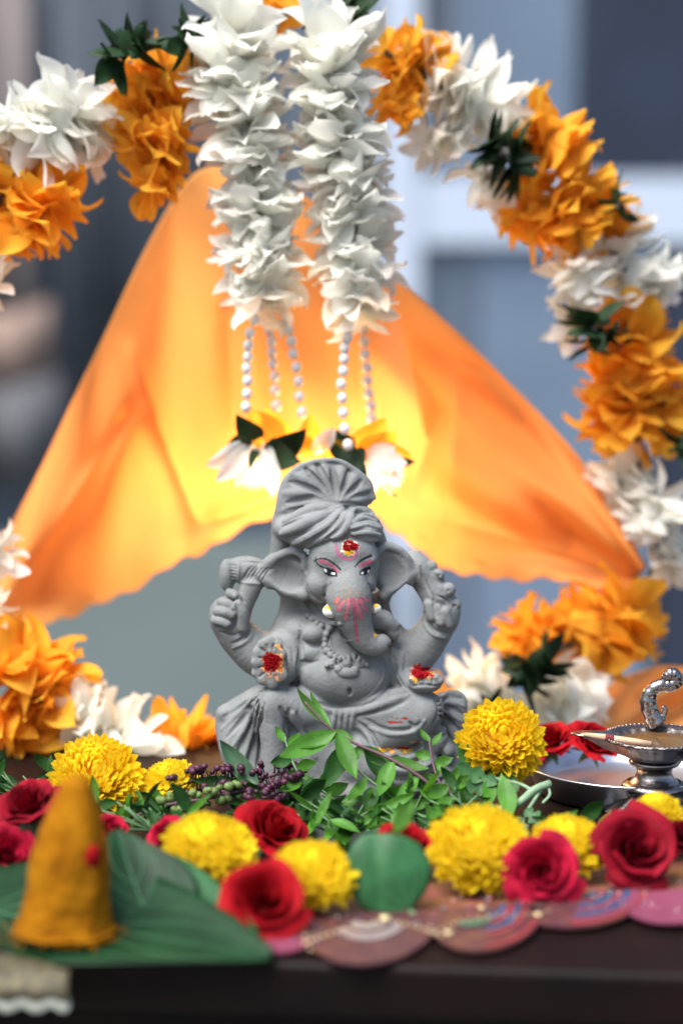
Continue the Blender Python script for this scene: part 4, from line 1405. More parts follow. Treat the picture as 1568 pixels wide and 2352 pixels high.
def mum_mesh(seed, n=300, flat=0.82):
    """chrysanthemum: many strap petals, opening from a tight middle; unit radius, axis +z"""
    r_ = random.Random(seed)
    Vs, Fs, off = [], [], 0
    for i in range(n):
        q = (i + 0.5) / n
        pol = rad(4 + 118 * q ** 0.62) + r_.uniform(-0.05, 0.05)
        az = i * 2.399963 + r_.uniform(-0.12, 0.12)
        d = Vector((math.sin(pol) * math.cos(az), math.sin(pol) * math.sin(az), math.cos(pol)))
        L = (0.36 + 0.44 * min(1, q * 1.7)) * r_.uniform(0.88, 1.12)
        up = Vector((0, 0, 1)) if pol > 0.3 else Vector((math.cos(az), math.sin(az), 0)) * -1
        dirn = (d + up * (0.12 if pol > 0.6 else 0.0) + Vector((r_.uniform(-1, 1), r_.uniform(-1, 1), r_.uniform(-1, 1))) * 0.11).normalized()
        base = d * (0.94 - 0.46 - 0.36 * min(1, q * 1.7) + 0.10) 
        M = frame(base, dirn, up + d * 0.01, 1)
        R3 = np.array(M.to_3x3(), np.float32)
        wsc = (0.55 + 0.40 * min(1, q * 1.6)) * r_.uniform(0.85, 1.15)
        v = _mpV * np.array([L, wsc * 0.55, L * 0.6], np.float32)
        v = v @ R3.T + np.array(base, np.float32)
        v[:, 2] *= flat
        Vs.append(v); Fs.append(_mpF + off); off += len(_mpV)
    return np_mesh('petals', np.concatenate(Vs), np.concatenate(Fs))


MUMS = [mum_mesh(s, 330 + 20 * s, 0.80) for s in range(3)]
for q in MUMS: q.materials.append(M_YEL)
MUMD = [mum_mesh(s + 7, 340, 0.82) for s in range(2)]
for q in MUMD: q.materials.append(M_YEL2)
DISC = MB().ball((0, 0, -0.1), (0.55, 0.55, 0.45), 14, 9).mesh('heart')
DISC.materials.append(mat('mum_heart', (0.62, 0.28, 0.01), 0.8))
CAL = MB().lathe([(0.0, -0.62), (0.16, -0.62), (0.30, -0.45), (0.45, -0.30)], 14).mesh('calyx')
CAL.materials.append(M_STEM)


def mum(x, y, r, face, label, v=0, z=None, deep=False):
    """flower whose middle is seen at (x, y); rests on the table, or at height z"""
    zz_ = 0.012 if z is None else z
    for _ in range(4):
        p = on(x, y, zz_)
        R = r * 1.2 * ppm(p)
        if z is None: zz_ = R * 0.70
    t = thing('chrysanthemum', p, label, 'flower', 'yellow chrysanthemums')
    M = frame(p, Vector(face).orthogonal(), face, R)
    z_ = Vector(face).normalized()
    M = (Matrix.Translation(p) @ z_.to_track_quat('Z', 'Y').to_matrix().to_4x4() @ Matrix.Rotation(x * 0.37, 4, 'Z') @ Matrix.Scale(R, 4))
    o = link('petals', (MUMD if deep else MUMS)[v % (2 if deep else 3)], t, None, M)
    o['kind'] = 'stuff'
    link('heart', DISC, t, None, M)
    link('calyx', CAL, t, None, M)
    return t


mum(222, 1795, 108, (0.1, -0.55, 0.6), 'large deep yellow chrysanthemum behind the turmeric cone', 0, 0.022, True)
mum(392, 1800, 66, (-0.2, -0.2, 0.9), 'small pale yellow chrysanthemum behind the purple basil buds', 1, 0.02)
mum(478, 1965, 110, (0.15, -0.35, 0.9), 'yellow chrysanthemum between the green betel leaf and two red roses', 2)
mum(720, 2018, 100, (0.1, -0.35, 0.85), 'yellow chrysanthemum left of the round green leaf', 0)
mum(1098, 1955, 116, (0.05, -0.55, 0.8), 'biggest yellow chrysanthemum right of the round green leaf', 1)
mum(1302, 1950, 90, (0.1, -0.3, 0.9), 'yellow chrysanthemum partly hidden behind the front right rose', 2)
mum(1150, 1705, 100, (0.0, -0.75, 0.55), 'tall golden yellow chrysanthemum beside the idol, behind green leaves', 1, 0.045, True)
mum(1508, 1868, 58, (0, 0, 1), 'small yellow chrysanthemum above the right dark rose, below the silver lamp', 0, 0.028)


def rose_petal(th, r0, h, flare, span, droop, seed):
    r_ = random.Random(seed)
    n, m = 7, 10
    V, F = [], []
    p1, p2 = r_.random() * 6, r_.random() * 6
    for i in range(n + 1):
        t = i / n
        wd = (0.45 + 0.55 * math.sin(PI * min(1, t * 0.75 + 0.1))) if t < 0.8 else 1.0 - 0.15 * (t - 0.8) / 0.2
        for j in range(m + 1):
            s = -1 + 2 * j / m
            a = th + s * span / 2 * wd
            rr = r0 * (0.30 + 0.70 * t ** 0.55) + flare * t ** 2.6 + 0.025 * math.sin(p1 + 5 * s + 4 * t) * t + 0.05 * s * (0.4 + t)
            z = h * t ** 0.85 - droop * t ** 4 - 0.16 * h * s ** 4 * t + 0.03 * math.sin(p2 + 6 * s) * t
            V.append((rr * math.cos(a), rr * math.sin(a), z - 0.45))
    for i in range(n):
        for j in range(m):
            k = i * (m + 1) + j
            F.append((k, k + 1, k + m + 2, k + m + 1))
    return mesh('petal', V, F)


def rose_set(seed):
    r_ = random.Random(seed)
    out = []
    N = 26
    for i in range(N):
        q = i / (N - 1)
        th = i * 2.399963 + r_.uniform(-0.25, 0.25)
        r0 = 0.06 + 0.62 * q ** 0.95
        out.append(rose_petal(th, r0, 1.0 - 0.22 * q + r_.uniform(-0.05, 0.05), 0.02 + 0.30 * q ** 2, 2.9 - 1.15 * q, 0.02 + 0.34 * q ** 3, seed * 50 + i))
    return out


RS = {}
for nm, mm in [('r', M_ROSE), ('p', M_ROSEP), ('d', M_ROSED)]:
    RS[nm] = [rose_set(s) for s in (1, 2)]
    for st in RS[nm]:
        for q in st: q.materials.append(mm)
SEP = MB()
for k in range(5):
    V, F = strap(0.55, 0.2, pf_point, -0.6, 0.2, 0, 5, 2)
    Mx = Matrix.Rotation(k * 2 * PI / 5, 4, 'Z') @ Matrix.Translation((0.1, 0, -0.46))
    SEP.add([Mx @ Vector(v) for v in V], F)
SEP.lathe([(0.0, -0.66), (0.13, -0.62), (0.17, -0.52), (0.12, -0.44)], 12)
SEPM = SEP.mesh('sepals'); SEPM.materials.append(M_STEM)


def rose(x, y, r, face, label, kind='r', v=0, z=None, spin=0.0):
    zz_ = 0.012 if z is None else z
    for _ in range(4):
        p = on(x, y, zz_)
        R = r * ppm(p) * 1.08
        if z is None: zz_ = R * 0.80
    t = thing('rose', p, label, 'flower', 'red roses')
    zf = Vector(face).normalized()
    M = Matrix.Translation(p) @ zf.to_track_quat('Z', 'Y').to_matrix().to_4x4() @ Matrix.Rotation(spin + x, 4, 'Z') @ Matrix.Scale(R, 4)
    for q in RS[kind][v]:
        link('petal', q, t, None, M)
    link('sepals', SEPM, t, None, M)


rose(62, 1850, 84, (-0.3, -0.35, 0.75), 'wilted red rose at the left edge behind the turmeric cone', 'd', 0, 0.03)
rose(20, 1965, 72, (0.4, -0.7, 0.3), 'crimson rose at the left edge above the betel leaf', 'p', 1)
rose(255, 1905, 46, (0.3, -0.4, 0.7), 'small pink red rose peeping out right of the turmeric cone', 'p', 0, 0.016)
rose(385, 1925, 62, (-0.5, -0.4, 0.6), 'pink red rose mostly hidden behind the left chrysanthemum', 'p', 1, 0.016)
rose(627, 1905, 86, (0.35, -0.45, 0.75), 'deep red half open rose below the purple basil buds', 'r', 0, None)
rose(605, 2068, 100, (0.05, -0.80, 0.5), 'large deep red rose in front of the yellow chrysanthemum, nearest the table edge', 'r', 1)
rose(930, 1945, 78, (0.1, -0.4, 0.8), 'red rose hidden behind the round green leaf', 'r', 0, 0.018)
rose(1246, 2000, 94, (-0.1, -0.92, 0.22), 'pinkish red rose facing the viewer at the front right', 'p', 0)
rose(1455, 1950, 104, (0.1, -0.75, 0.5), 'big dark red rose below the silver lamp', 'd', 1)
rose(1262, 1702, 62, (-0.3, -0.4, 0.8), 'red rose behind the steel plate beside the golden chrysanthemum', 'r', 1, 0.02)
rose(1362, 1704, 66, (0.3, -0.4, 0.8), 'red rose behind the steel plate under the lamp spout', 'r', 0, 0.02)
rose(1590, 1915, 70, (-0.2, -0.4, 0.8), 'dark red rose cut off by the right edge', 'd', 0)


# ================================================================== leaves
def leaf_at(parent, name, a, b, w, nrm, m, curl=0.3, prof=pf_leaf, cup=0.3, tip=0.0, rip=0.03, seed=0, n=9, k=4):
    a, b = Vector(a), Vector(b)
    V, F = strap(1, w / (b - a).length, prof, curl, cup, tip, n, k, rip, seed)
    # keep the tip on b whatever the curl
    e = Vector(V[n * (k + 1) + k // 2])
    s = (b - a).length / e.length
    ang = math.atan2(e.z, e.x)
    Rm = Matrix.Rotation(ang, 3, 'Y')
    V = [(Rm @ Vector(v)) * s for v in V]
    return link(name, mesh(name, V, F), parent, m, frame(a, b - a, nrm))


def serr(t):
    return max(0.02, math.sin(PI * min(1, 0.03 + 0.97 * t ** 0.9)) ** 0.9 * (1 + 0.10 * math.sin(t * 60)))


def P(x, y, Y):
    return at(x, y, Y)


def sprig(label, stem, leaves, m_leaf, m_stem, r=0.0012, group='basil sprigs', cat='sprig', name='basil_sprig'):
    s3 = [P(*q) for q in crom(stem, 6)]
    t = thing(name, (s3[-1].x, s3[-1].y, 0), label, cat, group)
    MB().tube(s3, [r * (0.5 + 0.5 * i / len(s3)) for i in range(len(s3))], 7).build('stem', m_stem, t)
    for i, (x, y, Y, x2, y2, Y2, w, tone) in enumerate(leaves):
        a, b = P(x, y, Y), P(x2, y2, Y2)
        nr = Vector((0.4 * math.sin(i * 2.1 + x), -0.75, 0.6 + 0.3 * math.cos(i * 1.3)))
        leaf_at(t, 'leaf', a, b, w * ppm(a), nr, tone, 0.5 + 0.3 * math.sin(i), pf_leaf, 0.35, 0.2, 0.05, i)
    return t


L, D = M_LEAF, M_LEAFD
sprig('bright green basil sprig rising across the idol\'s lap', [(700, 1612, -0.075), (745, 1662, -0.08), (810, 1705, -0.085), (890, 1740, -0.09), (965, 1785, -0.095), (1040, 1850, -0.10)],
      [(745, 1662, -0.08, 682, 1582, -0.075, 22, L), (760, 1668, -0.08, 712, 1585, -0.07, 20, L), (770, 1675, -0.08, 812, 1700, -0.085, 20, L), (770, 1680, -0.083, 640, 1738, -0.10, 52, L), (775, 1690, -0.083, 668, 1712, -0.09, 40, L),
       (775, 1682, -0.083, 818, 1790, -0.10, 44, L), (800, 1705, -0.084, 742, 1812, -0.10, 48, D), (830, 1715, -0.085, 900, 1760, -0.09, 34, L), (840, 1720, -0.085, 905, 1800, -0.10, 44, D), (890, 1742, -0.09, 985, 1765, -0.09, 30, L),
       (900, 1745, -0.09, 870, 1830, -0.11, 40, L), (960, 1780, -0.094, 1010, 1860, -0.10, 44, D), (960, 1782, -0.094, 905, 1850, -0.11, 34, L), (1010, 1820, -0.097, 1075, 1830, -0.10, 38, L), (985, 1790, -0.095, 1030, 1890, -0.11, 30, L), (830, 1712, -0.085, 800, 1755, -0.09, 24, L)], L, M_PSTEM)
sprig('tangle of green basil leaves in front of the idol\'s feet', [(700, 1790, -0.07), (760, 1830, -0.09), (800, 1870, -0.10), (850, 1900, -0.11)],
      [(720, 1800, -0.08, 660, 1770, -0.075, 30, L), (735, 1812, -0.085, 690, 1858, -0.11, 36, D), (750, 1822, -0.09, 800, 1800, -0.085, 30, L), (762, 1830, -0.09, 715, 1900, -0.12, 38, L), (775, 1845, -0.095, 840, 1830, -0.10, 30, L), (785, 1855, -0.10, 745, 1935, -0.125, 34, L),
       (800, 1870, -0.10, 870, 1862, -0.10, 26, L), (805, 1875, -0.10, 790, 1940, -0.13, 30, L), (820, 1885, -0.105, 880, 1905, -0.11, 30, D), (730, 1806, -0.085, 770, 1760, -0.075, 22, L), (770, 1838, -0.09, 830, 1890, -0.12, 28, L), (760, 1830, -0.09, 690, 1930, -0.125, 26, L)], L, M_STEM, 0.001)
sprig('loose green basil shoot left of the round leaf stalk', [(820, 1770, -0.085), (880, 1815, -0.10), (920, 1850, -0.10), (980, 1880, -0.11)],
      [(840, 1785, -0.09, 800, 1840, -0.11, 32, L), (860, 1800, -0.095, 905, 1770, -0.085, 30, L), (880, 1815, -0.10, 850, 1880, -0.12, 34, D), (890, 1825, -0.10, 950, 1810, -0.095, 30, L), (905, 1838, -0.10, 960, 1870, -0.11, 34, D), (915, 1845, -0.10, 890, 1900, -0.12, 30, L), (930, 1855, -0.105, 990, 1840, -0.10, 28, L), (950, 1865, -0.105, 1000, 1900, -0.11, 30, D)], L, M_STEM, 0.001)
sprig('bushy green basil tip left of the serrated leaves', [(1015, 1760, -0.09), (1030, 1810, -0.10), (1050, 1870, -0.11)],
      [(1022, 1780, -0.09, 1000, 1745, -0.085, 18, L), (1030, 1805, -0.10, 975, 1830, -0.11, 34, L), (1032, 1812, -0.10, 1085, 1775, -0.09, 30, L), (1036, 1822, -0.10, 1105, 1850, -0.10, 46, L), (1040, 1835, -0.105, 985, 1880, -0.12, 40, L), (1044, 1850, -0.108, 1090, 1900, -0.12, 42, D), (1046, 1858, -0.108, 1025, 1905, -0.125, 34, L), (1030, 1800, -0.10, 1062, 1758, -0.09, 22, L)], L, M_PSTEM, 0.001)
sprig('dark green basil leaf pair standing before the robe\'s left hem', [(590, 1815, -0.085), (640, 1850, -0.09), (700, 1880, -0.10)],
      [(595, 1815, -0.085, 505, 1700, -0.075, 46, mat('grey_green_leaf', (0.055, 0.13, 0.06), 0.5, 0.3, 90, 0.3, 300, trans=0.2)), (600, 1820, -0.085, 540, 1885, -0.11, 40, D), (640, 1850, -0.09, 690, 1820, -0.085, 34, D), (650, 1855, -0.09, 720, 1875, -0.11, 36, D), (560, 1800, -0.08, 440, 1790, -0.085, 34, D)], L, M_STEM, 0.001)


sprig('long loose basil shoot leaning right in front of the idol\'s knee', [(985, 1700, -0.075), (992, 1745, -0.082), (1010, 1800, -0.09), (1050, 1860, -0.10)],
      [(988, 1705, -0.075, 962, 1672, -0.07, 18, L), (990, 1712, -0.075, 1015, 1680, -0.07, 18, L), (992, 1740, -0.08, 950, 1728, -0.078, 26, L), (996, 1755, -0.083, 1042, 1740, -0.08, 26, L), (1005, 1785, -0.088, 955, 1795, -0.09, 30, L), (1014, 1806, -0.09, 1070, 1800, -0.09, 32, D)], L, M_PSTEM, 0.001)
sprig('long loose basil shoot leaning left before the robe', [(655, 1700, -0.07), (672, 1750, -0.08), (700, 1800, -0.09), (750, 1860, -0.105)],
      [(656, 1705, -0.07, 632, 1668, -0.066, 20, L), (660, 1715, -0.072, 690, 1682, -0.068, 20, L), (670, 1745, -0.08, 620, 1752, -0.08, 30, D), (680, 1765, -0.083, 728, 1748, -0.08, 28, L), (695, 1792, -0.088, 640, 1815, -0.095, 34, L)], L, M_STEM, 0.001)


# a messy bed of small leaves and shoots hiding the idol's base
def thicket(label, cx, cy, Y, n, sx, sy, seed, tones):
    r_ = random.Random(seed)
    t = thing('basil_sprig', P(cx, cy + sy, Y), label, 'sprig', 'basil sprigs')
    mb = MB()
    root = (cx + 20, cy + sy * 0.9, Y - 0.01)
    for i in range(n):
        x, y = cx + r_.uniform(-1, 1) * sx, cy + r_.uniform(-0.9, 0.9) * sy
        yy = Y + r_.uniform(-0.016, 0.012) - 0.0002 * (y - cy)
        a = r_.uniform(0, 2 * PI)
        L_ = r_.uniform(34, 92)
        x2, y2 = x + math.cos(a) * L_, y + math.sin(a) * L_ * 0.8 - 8
        y2_ = yy + r_.uniform(-0.012, 0.012)
        if on(x2, y2, 0).y > y2_ and P(x2, y2, y2_).z < 0.002: continue
        if P(x, y, yy).z < 0.003: continue
        leaf_at(t, 'leaf', P(x, y, yy), P(x2, y2, y2_), L_ * r_.uniform(0.20, 0.46) * ppm(P(x, y, yy)), (r_.uniform(-0.8, 0.8), -0.6, r_.uniform(-0.1, 1)), r_.choice(tones), r_.uniform(-0.6, 1.5), pf_leaf, r_.uniform(0.1, 0.7), r_.uniform(-0.6, 1.0), 0.07, i)
        mb.tube([P(x, y, yy), P((x + root[0]) / 2 + r_.uniform(-20, 20), (y + root[1]) / 2, (yy + root[2]) / 2), P(*root)], [0.0005, 0.0007, 0.0009], 5)
    mb.build('stem', M_STEM, t)


thicket('dense green basil shoots heaped left of the round leaf stalk', 775, 1855, -0.100, 34, 105, 70, 3, [L, L, L, D])
thicket('dense green basil shoots heaped below the idol\'s right knee', 940, 1860, -0.100, 30, 100, 62, 4, [L, L, L, D])
thicket('dark basil foliage under the purple buds', 590, 1855, -0.08, 18, 95, 32, 6, [D, D, D, L])
thicket('dark leafy twigs behind the small pink red rose', 330, 1872, -0.12, 26, 110, 40, 12, [D, D, D, L])
thicket('dark leafy twigs at the far left behind the wilted rose', 60, 1800, -0.06, 22, 110, 40, 14, [D, D])
thicket('dark leafy twigs behind the dark rose at the right', 1400, 1905, -0.14, 18, 150, 26, 15, [D, D, L])
thicket('curled green basil shoots left of the biggest chrysanthemum', 1040, 1835, -0.10, 18, 60, 50, 9, [L, L, D])

# spikes of buds
BUD = MB().ball((0, 0, 0), 1, 8, 6).mesh('bud'); BUD.materials.append(M_BUD)
BUDG = MB().ball((0, 0, 0), 1, 8, 6).mesh('bud'); BUDG.materials.append(M_GBUD)


def spike(label, stem, n, size, me, m_stem, seed, sp=20):
    r_ = random.Random(seed)
    q = crom(stem, 8)
    s3 = [P(*k) for k in q]
    t = thing('basil_flower_spike', (s3[0].x, s3[0].y, 0), label, 'flower spike', 'basil flower spikes')
    mb = MB().tube(s3, 0.0011, 6)
    for i in range(n):
        x, y, Y = lerp2(q, (i + 0.5) / n)
        ox, oy = r_.uniform(-0.5, 0.5) * sp, r_.choice((-1, 1)) * sp * r_.uniform(0.55, 1.15)
        c = P(x + ox, y + oy, Y + r_.uniform(-0.006, 0.004))
        mb.tube([P(x, y, Y), (P(x, y, Y) + c) / 2 + Vector((0, 0, 0.0006)), c], 0.0004, 4)
        s = size * ppm(c) * r_.uniform(0.75, 1.2)
        link('bud', me, t, None, frame(c, Vector((r_.uniform(-1, 1), -0.5, r_.uniform(-0.4, 1))), (0, -1, 0.2)) @ Matrix.Diagonal((s * 1.25, s, s, 1)))
    mb.build('stem', m_stem, t)


spike('dark purple basil bud spike pointing left over the small chrysanthemum', [(600, 1795, -0.075), (530, 1790, -0.078), (450, 1792, -0.08), (385, 1810, -0.082)], 70, 7.6, BUD, M_PSTEM, 2, 26)
spike('purple basil bud spike before the left hem of the robe', [(560, 1800, -0.07), (610, 1785, -0.07), (660, 1775, -0.068), (705, 1795, -0.07)], 70, 7.4, BUD, M_PSTEM, 5, 30)
spike('purple basil bud spike drooping over the deep red half open rose', [(690, 1800, -0.085), (650, 1815, -0.09), (600, 1835, -0.10), (560, 1850, -0.105)], 50, 7.6, BUD, M_PSTEM, 21, 24)
spike('green basil seed spike lying above the left chrysanthemum', [(560, 1815, -0.09), (470, 1835, -0.10), (380, 1850, -0.105), (295, 1880, -0.11)], 50, 9.5, BUDG, M_PSTEM, 8, 16)
spike('thin purple basil bud twig left of the grey leaf', [(620, 1830, -0.08), (560, 1822, -0.085), (500, 1818, -0.09)], 26, 9, BUD, M_PSTEM, 11, 18)

# serrated chrysanthemum leaves on a cut branch
br = thing('chrysanthemum_branch', P(1230, 1860, -0.09), 'cut pale green branch with dark lobed leaves beside the steel plate', 'branch')
mb = MB()
for q, r in [([(1095, 1870, -0.115), (1180, 1850, -0.11), (1225, 1815, -0.105), (1262, 1800, -0.10)], 0.0023), ([(1225, 1818, -0.105), (1190, 1800, -0.10), (1120, 1785, -0.095)], 0.0011), ([(1245, 1808, -0.10), (1225, 1840, -0.11), (1205, 1870, -0.12)], 0.0010), ([(1255, 1803, -0.10), (1262, 1825, -0.105), (1245, 1845, -0.11)], 0.0008)]:
    mb.tube([P(*k) for k in crom(q, 5)], r, 8)
mb.build('stem', mat('pale_stem', (0.22, 0.34, 0.20), 0.6, 0.3, 150, 0.3, 400), br)


def lobed(t):
    return max(0.03, (0.35 + 0.65 * abs(math.sin(PI * (t * 3.0 + 0.1)))) * math.sin(PI * min(1, 0.06 + 0.92 * t)) ** 0.6 * 1.1)


for i, (x, y, Y, x2, y2, Y2, w) in enumerate([(1155, 1810, -0.095, 1048, 1708, -0.085, 56), (1150, 1800, -0.095, 1108, 1712, -0.085, 44), (1140, 1800, -0.10, 1045, 1755, -0.095, 40), (1130, 1810, -0.10, 1068, 1805, -0.10, 44), (1160, 1830, -0.10, 1120, 1740, -0.09, 22),
                                              (1185, 1820, -0.105, 1160, 1745, -0.09, 30), (1205, 1860, -0.12, 1250, 1895, -0.13, 36), (1120, 1850, -0.11, 1128, 1775, -0.095, 34), (1175, 1870, -0.12, 1150, 1775, -0.10, 44), (1160, 1800, -0.09, 1185, 1745, -0.08, 26), (1190, 1875, -0.12, 1205, 1925, -0.13, 34)]):
    leaf_at(br, 'leaf', P(x, y, Y), P(x2, y2, Y2), w * ppm(P(x, y, Y)), (0.2 * math.sin(i * 2), -0.8, 0.5), M_MUML if i not in (7, 8) else M_LEAF, 0.4, lobed if i not in (7, 8) else pf_leaf, 0.2, 0.1, 0.03, i, 24, 4)


# ------------------------------------------------------------------ betel leaves and the round leaf
def heart_leaf(name, parent, c, tip, width, nrm, m, curl, veins=True, seed=0, bend=0.0, wave=0.02):
    """broad heart shaped leaf from its stalk end c to its tip, with raised veins"""
    c, tip = Vector(c), Vector(tip)
    Lg = (tip - c).length
    n, k = 26, 16
    M = frame(c, tip - c, nrm)

    def prof(t):
        return (math.sin(PI * min(1, (t * 0.94 + 0.03) ** 0.62)) ** 0.8) * (1 - 0.18 * t)

    def pos(t, s):
        w = width / 2 * prof(t)
        back = -0.10 * Lg * (abs(s) ** 2) * (1 - t) ** 3
        z = curl * (s * s) * w + bend * Lg * math.sin(PI * t) + wave * Lg * math.sin(5 * t + 3 * s + seed) * abs(s)
        return Vector((t * Lg + back, s * w, z))
    V = [pos(i / n, -1 + 2 * j / k) for i in range(n + 1) for j in range(k + 1)]
    F = [(i * (k + 1) + j, (i + 1) * (k + 1) + j, (i + 1) * (k + 1) + j + 1, i * (k + 1) + j + 1) for i in range(n) for j in range(k)]
    o = link(name, mesh(name, V, F), parent, m, M)
    md = o.modifiers.new('thick', 'SOLIDIFY'); md.thickness = 0.0004
    if veins:
        mb = MB()
        mb.tube([pos(i / 20, 0) + Vector((0, 0, 0.0003)) for i in range(20)], [0.0007 * (1 - i / 24) for i in range(20)], 5)
        for s0 in (-1, 1):
            for t0, t1, s1 in [(0.02, 0.35, 0.92), (0.05, 0.62, 0.85), (0.22, 0.80, 0.75), (0.42, 0.90, 0.6)]:
                mb.tube([pos(t0 + (t1 - t0) * q / 9, s0 * s1 * math.sin(q / 9 * PI / 2)) + Vector((0, 0, 0.0003)) for q in range(10)], [0.00042 * (1 - q / 14) for q in range(10)], 4)
        v = link('vein', mb.mesh('vein'), o if parent is None else parent, M_VEIN, M)
    return o


t = thing('betel_leaf', on(300, 2150), 'broad green betel leaf under the turmeric cone, its tip pointing right', 'leaf', 'betel leaves')
heart_leaf('blade', t, on(-60, 2090, 0.004), on(622, 2198, 0.003), 0.098, (0.0, -0.30, 1), M_BETEL, 0.16, True, 1, 0.004, 0.012)
t = thing('betel_leaf', on(330, 2040), 'dark green betel leaf standing up behind the turmeric cone', 'leaf', 'betel leaves')
_b = on(345, 2125, 0.004)
heart_leaf('blade', t, _b, at(268, 1905, _b.y + 0.040), 0.056, (0.30, -0.85, 0.45), M_BETEL, 0.30, True, 3, -0.03, 0.02)
t = thing('betel_leaf', on(420, 2090), 'green betel leaf leaning behind the front one below the left chrysanthemum', 'leaf', 'betel leaves')
heart_leaf('blade', t, on(250, 2060, 0.005), on(585, 2150, 0.006), 0.060, (0.0, -0.75, 0.7), M_BETEL2, 0.15, True, 5, 0.01, 0.02)
t = thing('betel_leaf', on(20, 2010), 'green leaf tip under the left crimson rose', 'leaf', 'betel leaves')
heart_leaf('blade', t, on(-70, 2080, 0.004), on(95, 2010, 0.012), 0.05, (0.0, -0.4, 0.9), M_BETEL, 0.15, True, 5, 0.01, 0.02)

# round leaf leaning on the flowers
t = thing('round_leaf', on(890, 2080), 'round cupped green leaf standing at the front middle', 'leaf')
c0 = on(888, 2098, 0.001)
c0 = at(888, 2006, c0.y + 0.002)
R0 = 98 * ppm(c0)
nr, na = 10, 40
V = [(0, 0, 0)]
F = []


def rl(rr, an):
    w = 1 + 0.03 * math.cos(2 * an) + 0.025 * math.sin(3 * an) + 0.012 * math.sin(11 * an) + 0.09 * math.exp(-((an - 2.1) / 0.22) ** 2)
    return Vector((rr * w * R0 * math.cos(an), rr * w * R0 * math.sin(an), R0 * (0.07 - 0.13 * rr * rr + 0.018 * math.sin(5 * an + 1) * rr * rr - 0.05 * math.exp(-((math.cos(an) * rr + 0.25) / 0.16) ** 2))))


for i in range(1, nr + 1):
    for k in range(na):
        V.append(rl(i / nr, 2 * PI * k / na))
V[0] = rl(0, 0)
for k in range(na):
    F.append((0, 1 + k, 1 + (k + 1) % na))
for i in range(nr - 1):
    for k in range(na):
        a, b = 1 + i * na + k, 1 + i * na + (k + 1) % na
        F.append((a, a + na, b + na, b))
Mr = frame(c0, (1, 0, 0), (0.0, -0.94, 0.34))
o = link('blade', mesh('blade', V, F), t, M_BETEL2, Mr)
md = o.modifiers.new('thick', 'SOLIDIFY'); md.thickness = 0.0005
mb = MB()
st = Vector(rl(1, 5.25))
for an in (1.1, 1.85, 2.5, 3.3):
    e = Vector((math.cos(an), math.sin(an)))
    pts = []
    for q in range(11):
        u = q / 10
        xy = Vector((st.x, st.y)) * (1 - u) + e * R0 * 0.93 * u
        cen = Vector((xy.y, -xy.x)).normalized() if xy.length else Vector((0, 0))
        bow = (0.25 if an < 2 else -0.25) * R0 * math.sin(PI * u) * (0.4 + abs(an - 2) * 0.5)
        dv = (e * R0 - Vector((st.x, st.y))).normalized()
        xy = xy + Vector((-dv.y, dv.x)) * -bow
        rr = min(1, xy.length / R0)
        pts.append((xy.x, xy.y, rl(rr, math.atan2(xy.y, xy.x) % (2 * PI)).z + 0.0005))
    mb.tube(pts, [0.00045 * (1 - q / 14) for q in range(11)], 4)
link('vein', mb.mesh('vein'), t, mat('pale_vein', (0.040, 0.155, 0.055), 0.5), Mr)
link('stalk', MB().tube([st, st + Vector((0.006, -0.004, 0.001)), st + Vector((0.010, -0.011, 0.001))], 0.0012, 6).mesh('stalk'), t, M_STEM, Mr)
leaf_at(t, 'stem_leaf', at(905, 1912, c0.y + 0.006), at(948, 1838, c0.y + 0.03), 0.008, (0, -0.9, 0.3), M_LEAF, 0.4)

# ------------------------------------------------------------------ turmeric cone
from mathutils import noise as mnoise
bc = on(152, 2135, 0.006)
sc_ = ppm(bc)
t = thing('turmeric_cone', bc, 'tall ochre turmeric paste cone with a red dot standing on betel leaves', 'cone')
prof = [(0.0, 0), (110, 0), (113, 8), (107, 26), (99, 60), (94, 110), (87, 165), (78, 215), (64, 262), (50, 297), (39, 322), (32, 338), (21, 350), (9, 356), (0.0, 357)]
pr_ = crom(prof, 6)
_cr = random.Random(5)
mb = MB()
seg = 90
V, F = [], []
for (r, z) in pr_:
    sh = 30 * max(0, z / 360) ** 1.2
    for k in range(seg):
        an = 2 * PI * k / seg
        q3 = Vector((math.cos(an) * 1.6, math.sin(an) * 1.6, z / 70))
        w = 1 + 0.07 * mnoise.noise(q3) + 0.035 * mnoise.noise(q3 * 3.1) + 0.022 * mnoise.noise(q3 * 8) + _cr.uniform(-0.010, 0.010) + (0.05 * mnoise.noise(q3 * 2.2) if z < 25 else 0)
        V.append((bc.x + (max(r, 0) * w * math.cos(an) + sh) * sc_, bc.y + max(r, 0) * w * 0.9 * math.sin(an) * sc_, bc.z + z * sc_ * 1.02))
for i in range(len(pr_) - 1):
    for k in range(seg):
        a, b = i * seg + k, i * seg + (k + 1) % seg
        F.append((a, b, b + seg, a + seg))
mb.add(V, F)
mb.build('body', M_TURM, t)
dp = Vector((bc.x + (84 * math.cos(-0.85) * 1.04 + 13) * sc_, bc.y + 84 * 0.9 * math.sin(-0.85) * 1.06 * sc_, bc.z + 185 * sc_))
mb = MB()
nrm = Vector((0.50, -0.80, 0.22)).normalized()
M = frame(dp, (0.1, -0.1, 1), nrm)
V = [(0, 0, 0.0012)] + [((26 + 4 * math.sin(3 * k)) * sc_ * 1.25 * math.cos(2 * PI * k / 18), 21 * sc_ * math.sin(2 * PI * k / 18), 0.0002) for k in range(18)] + [(20 * sc_ * 1.2 * math.cos(2 * PI * k / 18), 17 * sc_ * math.sin(2 * PI * k / 18), -0.004) for k in range(18)]
F = [(0, 1 + k, 1 + (k + 1) % 18) for k in range(18)] + [(1 + k, 19 + k, 19 + (k + 1) % 18, 1 + (k + 1) % 18) for k in range(18)]
_gr = MB()
_g0 = MB().ball((0, 0, 0), 1.0, 5, 3)
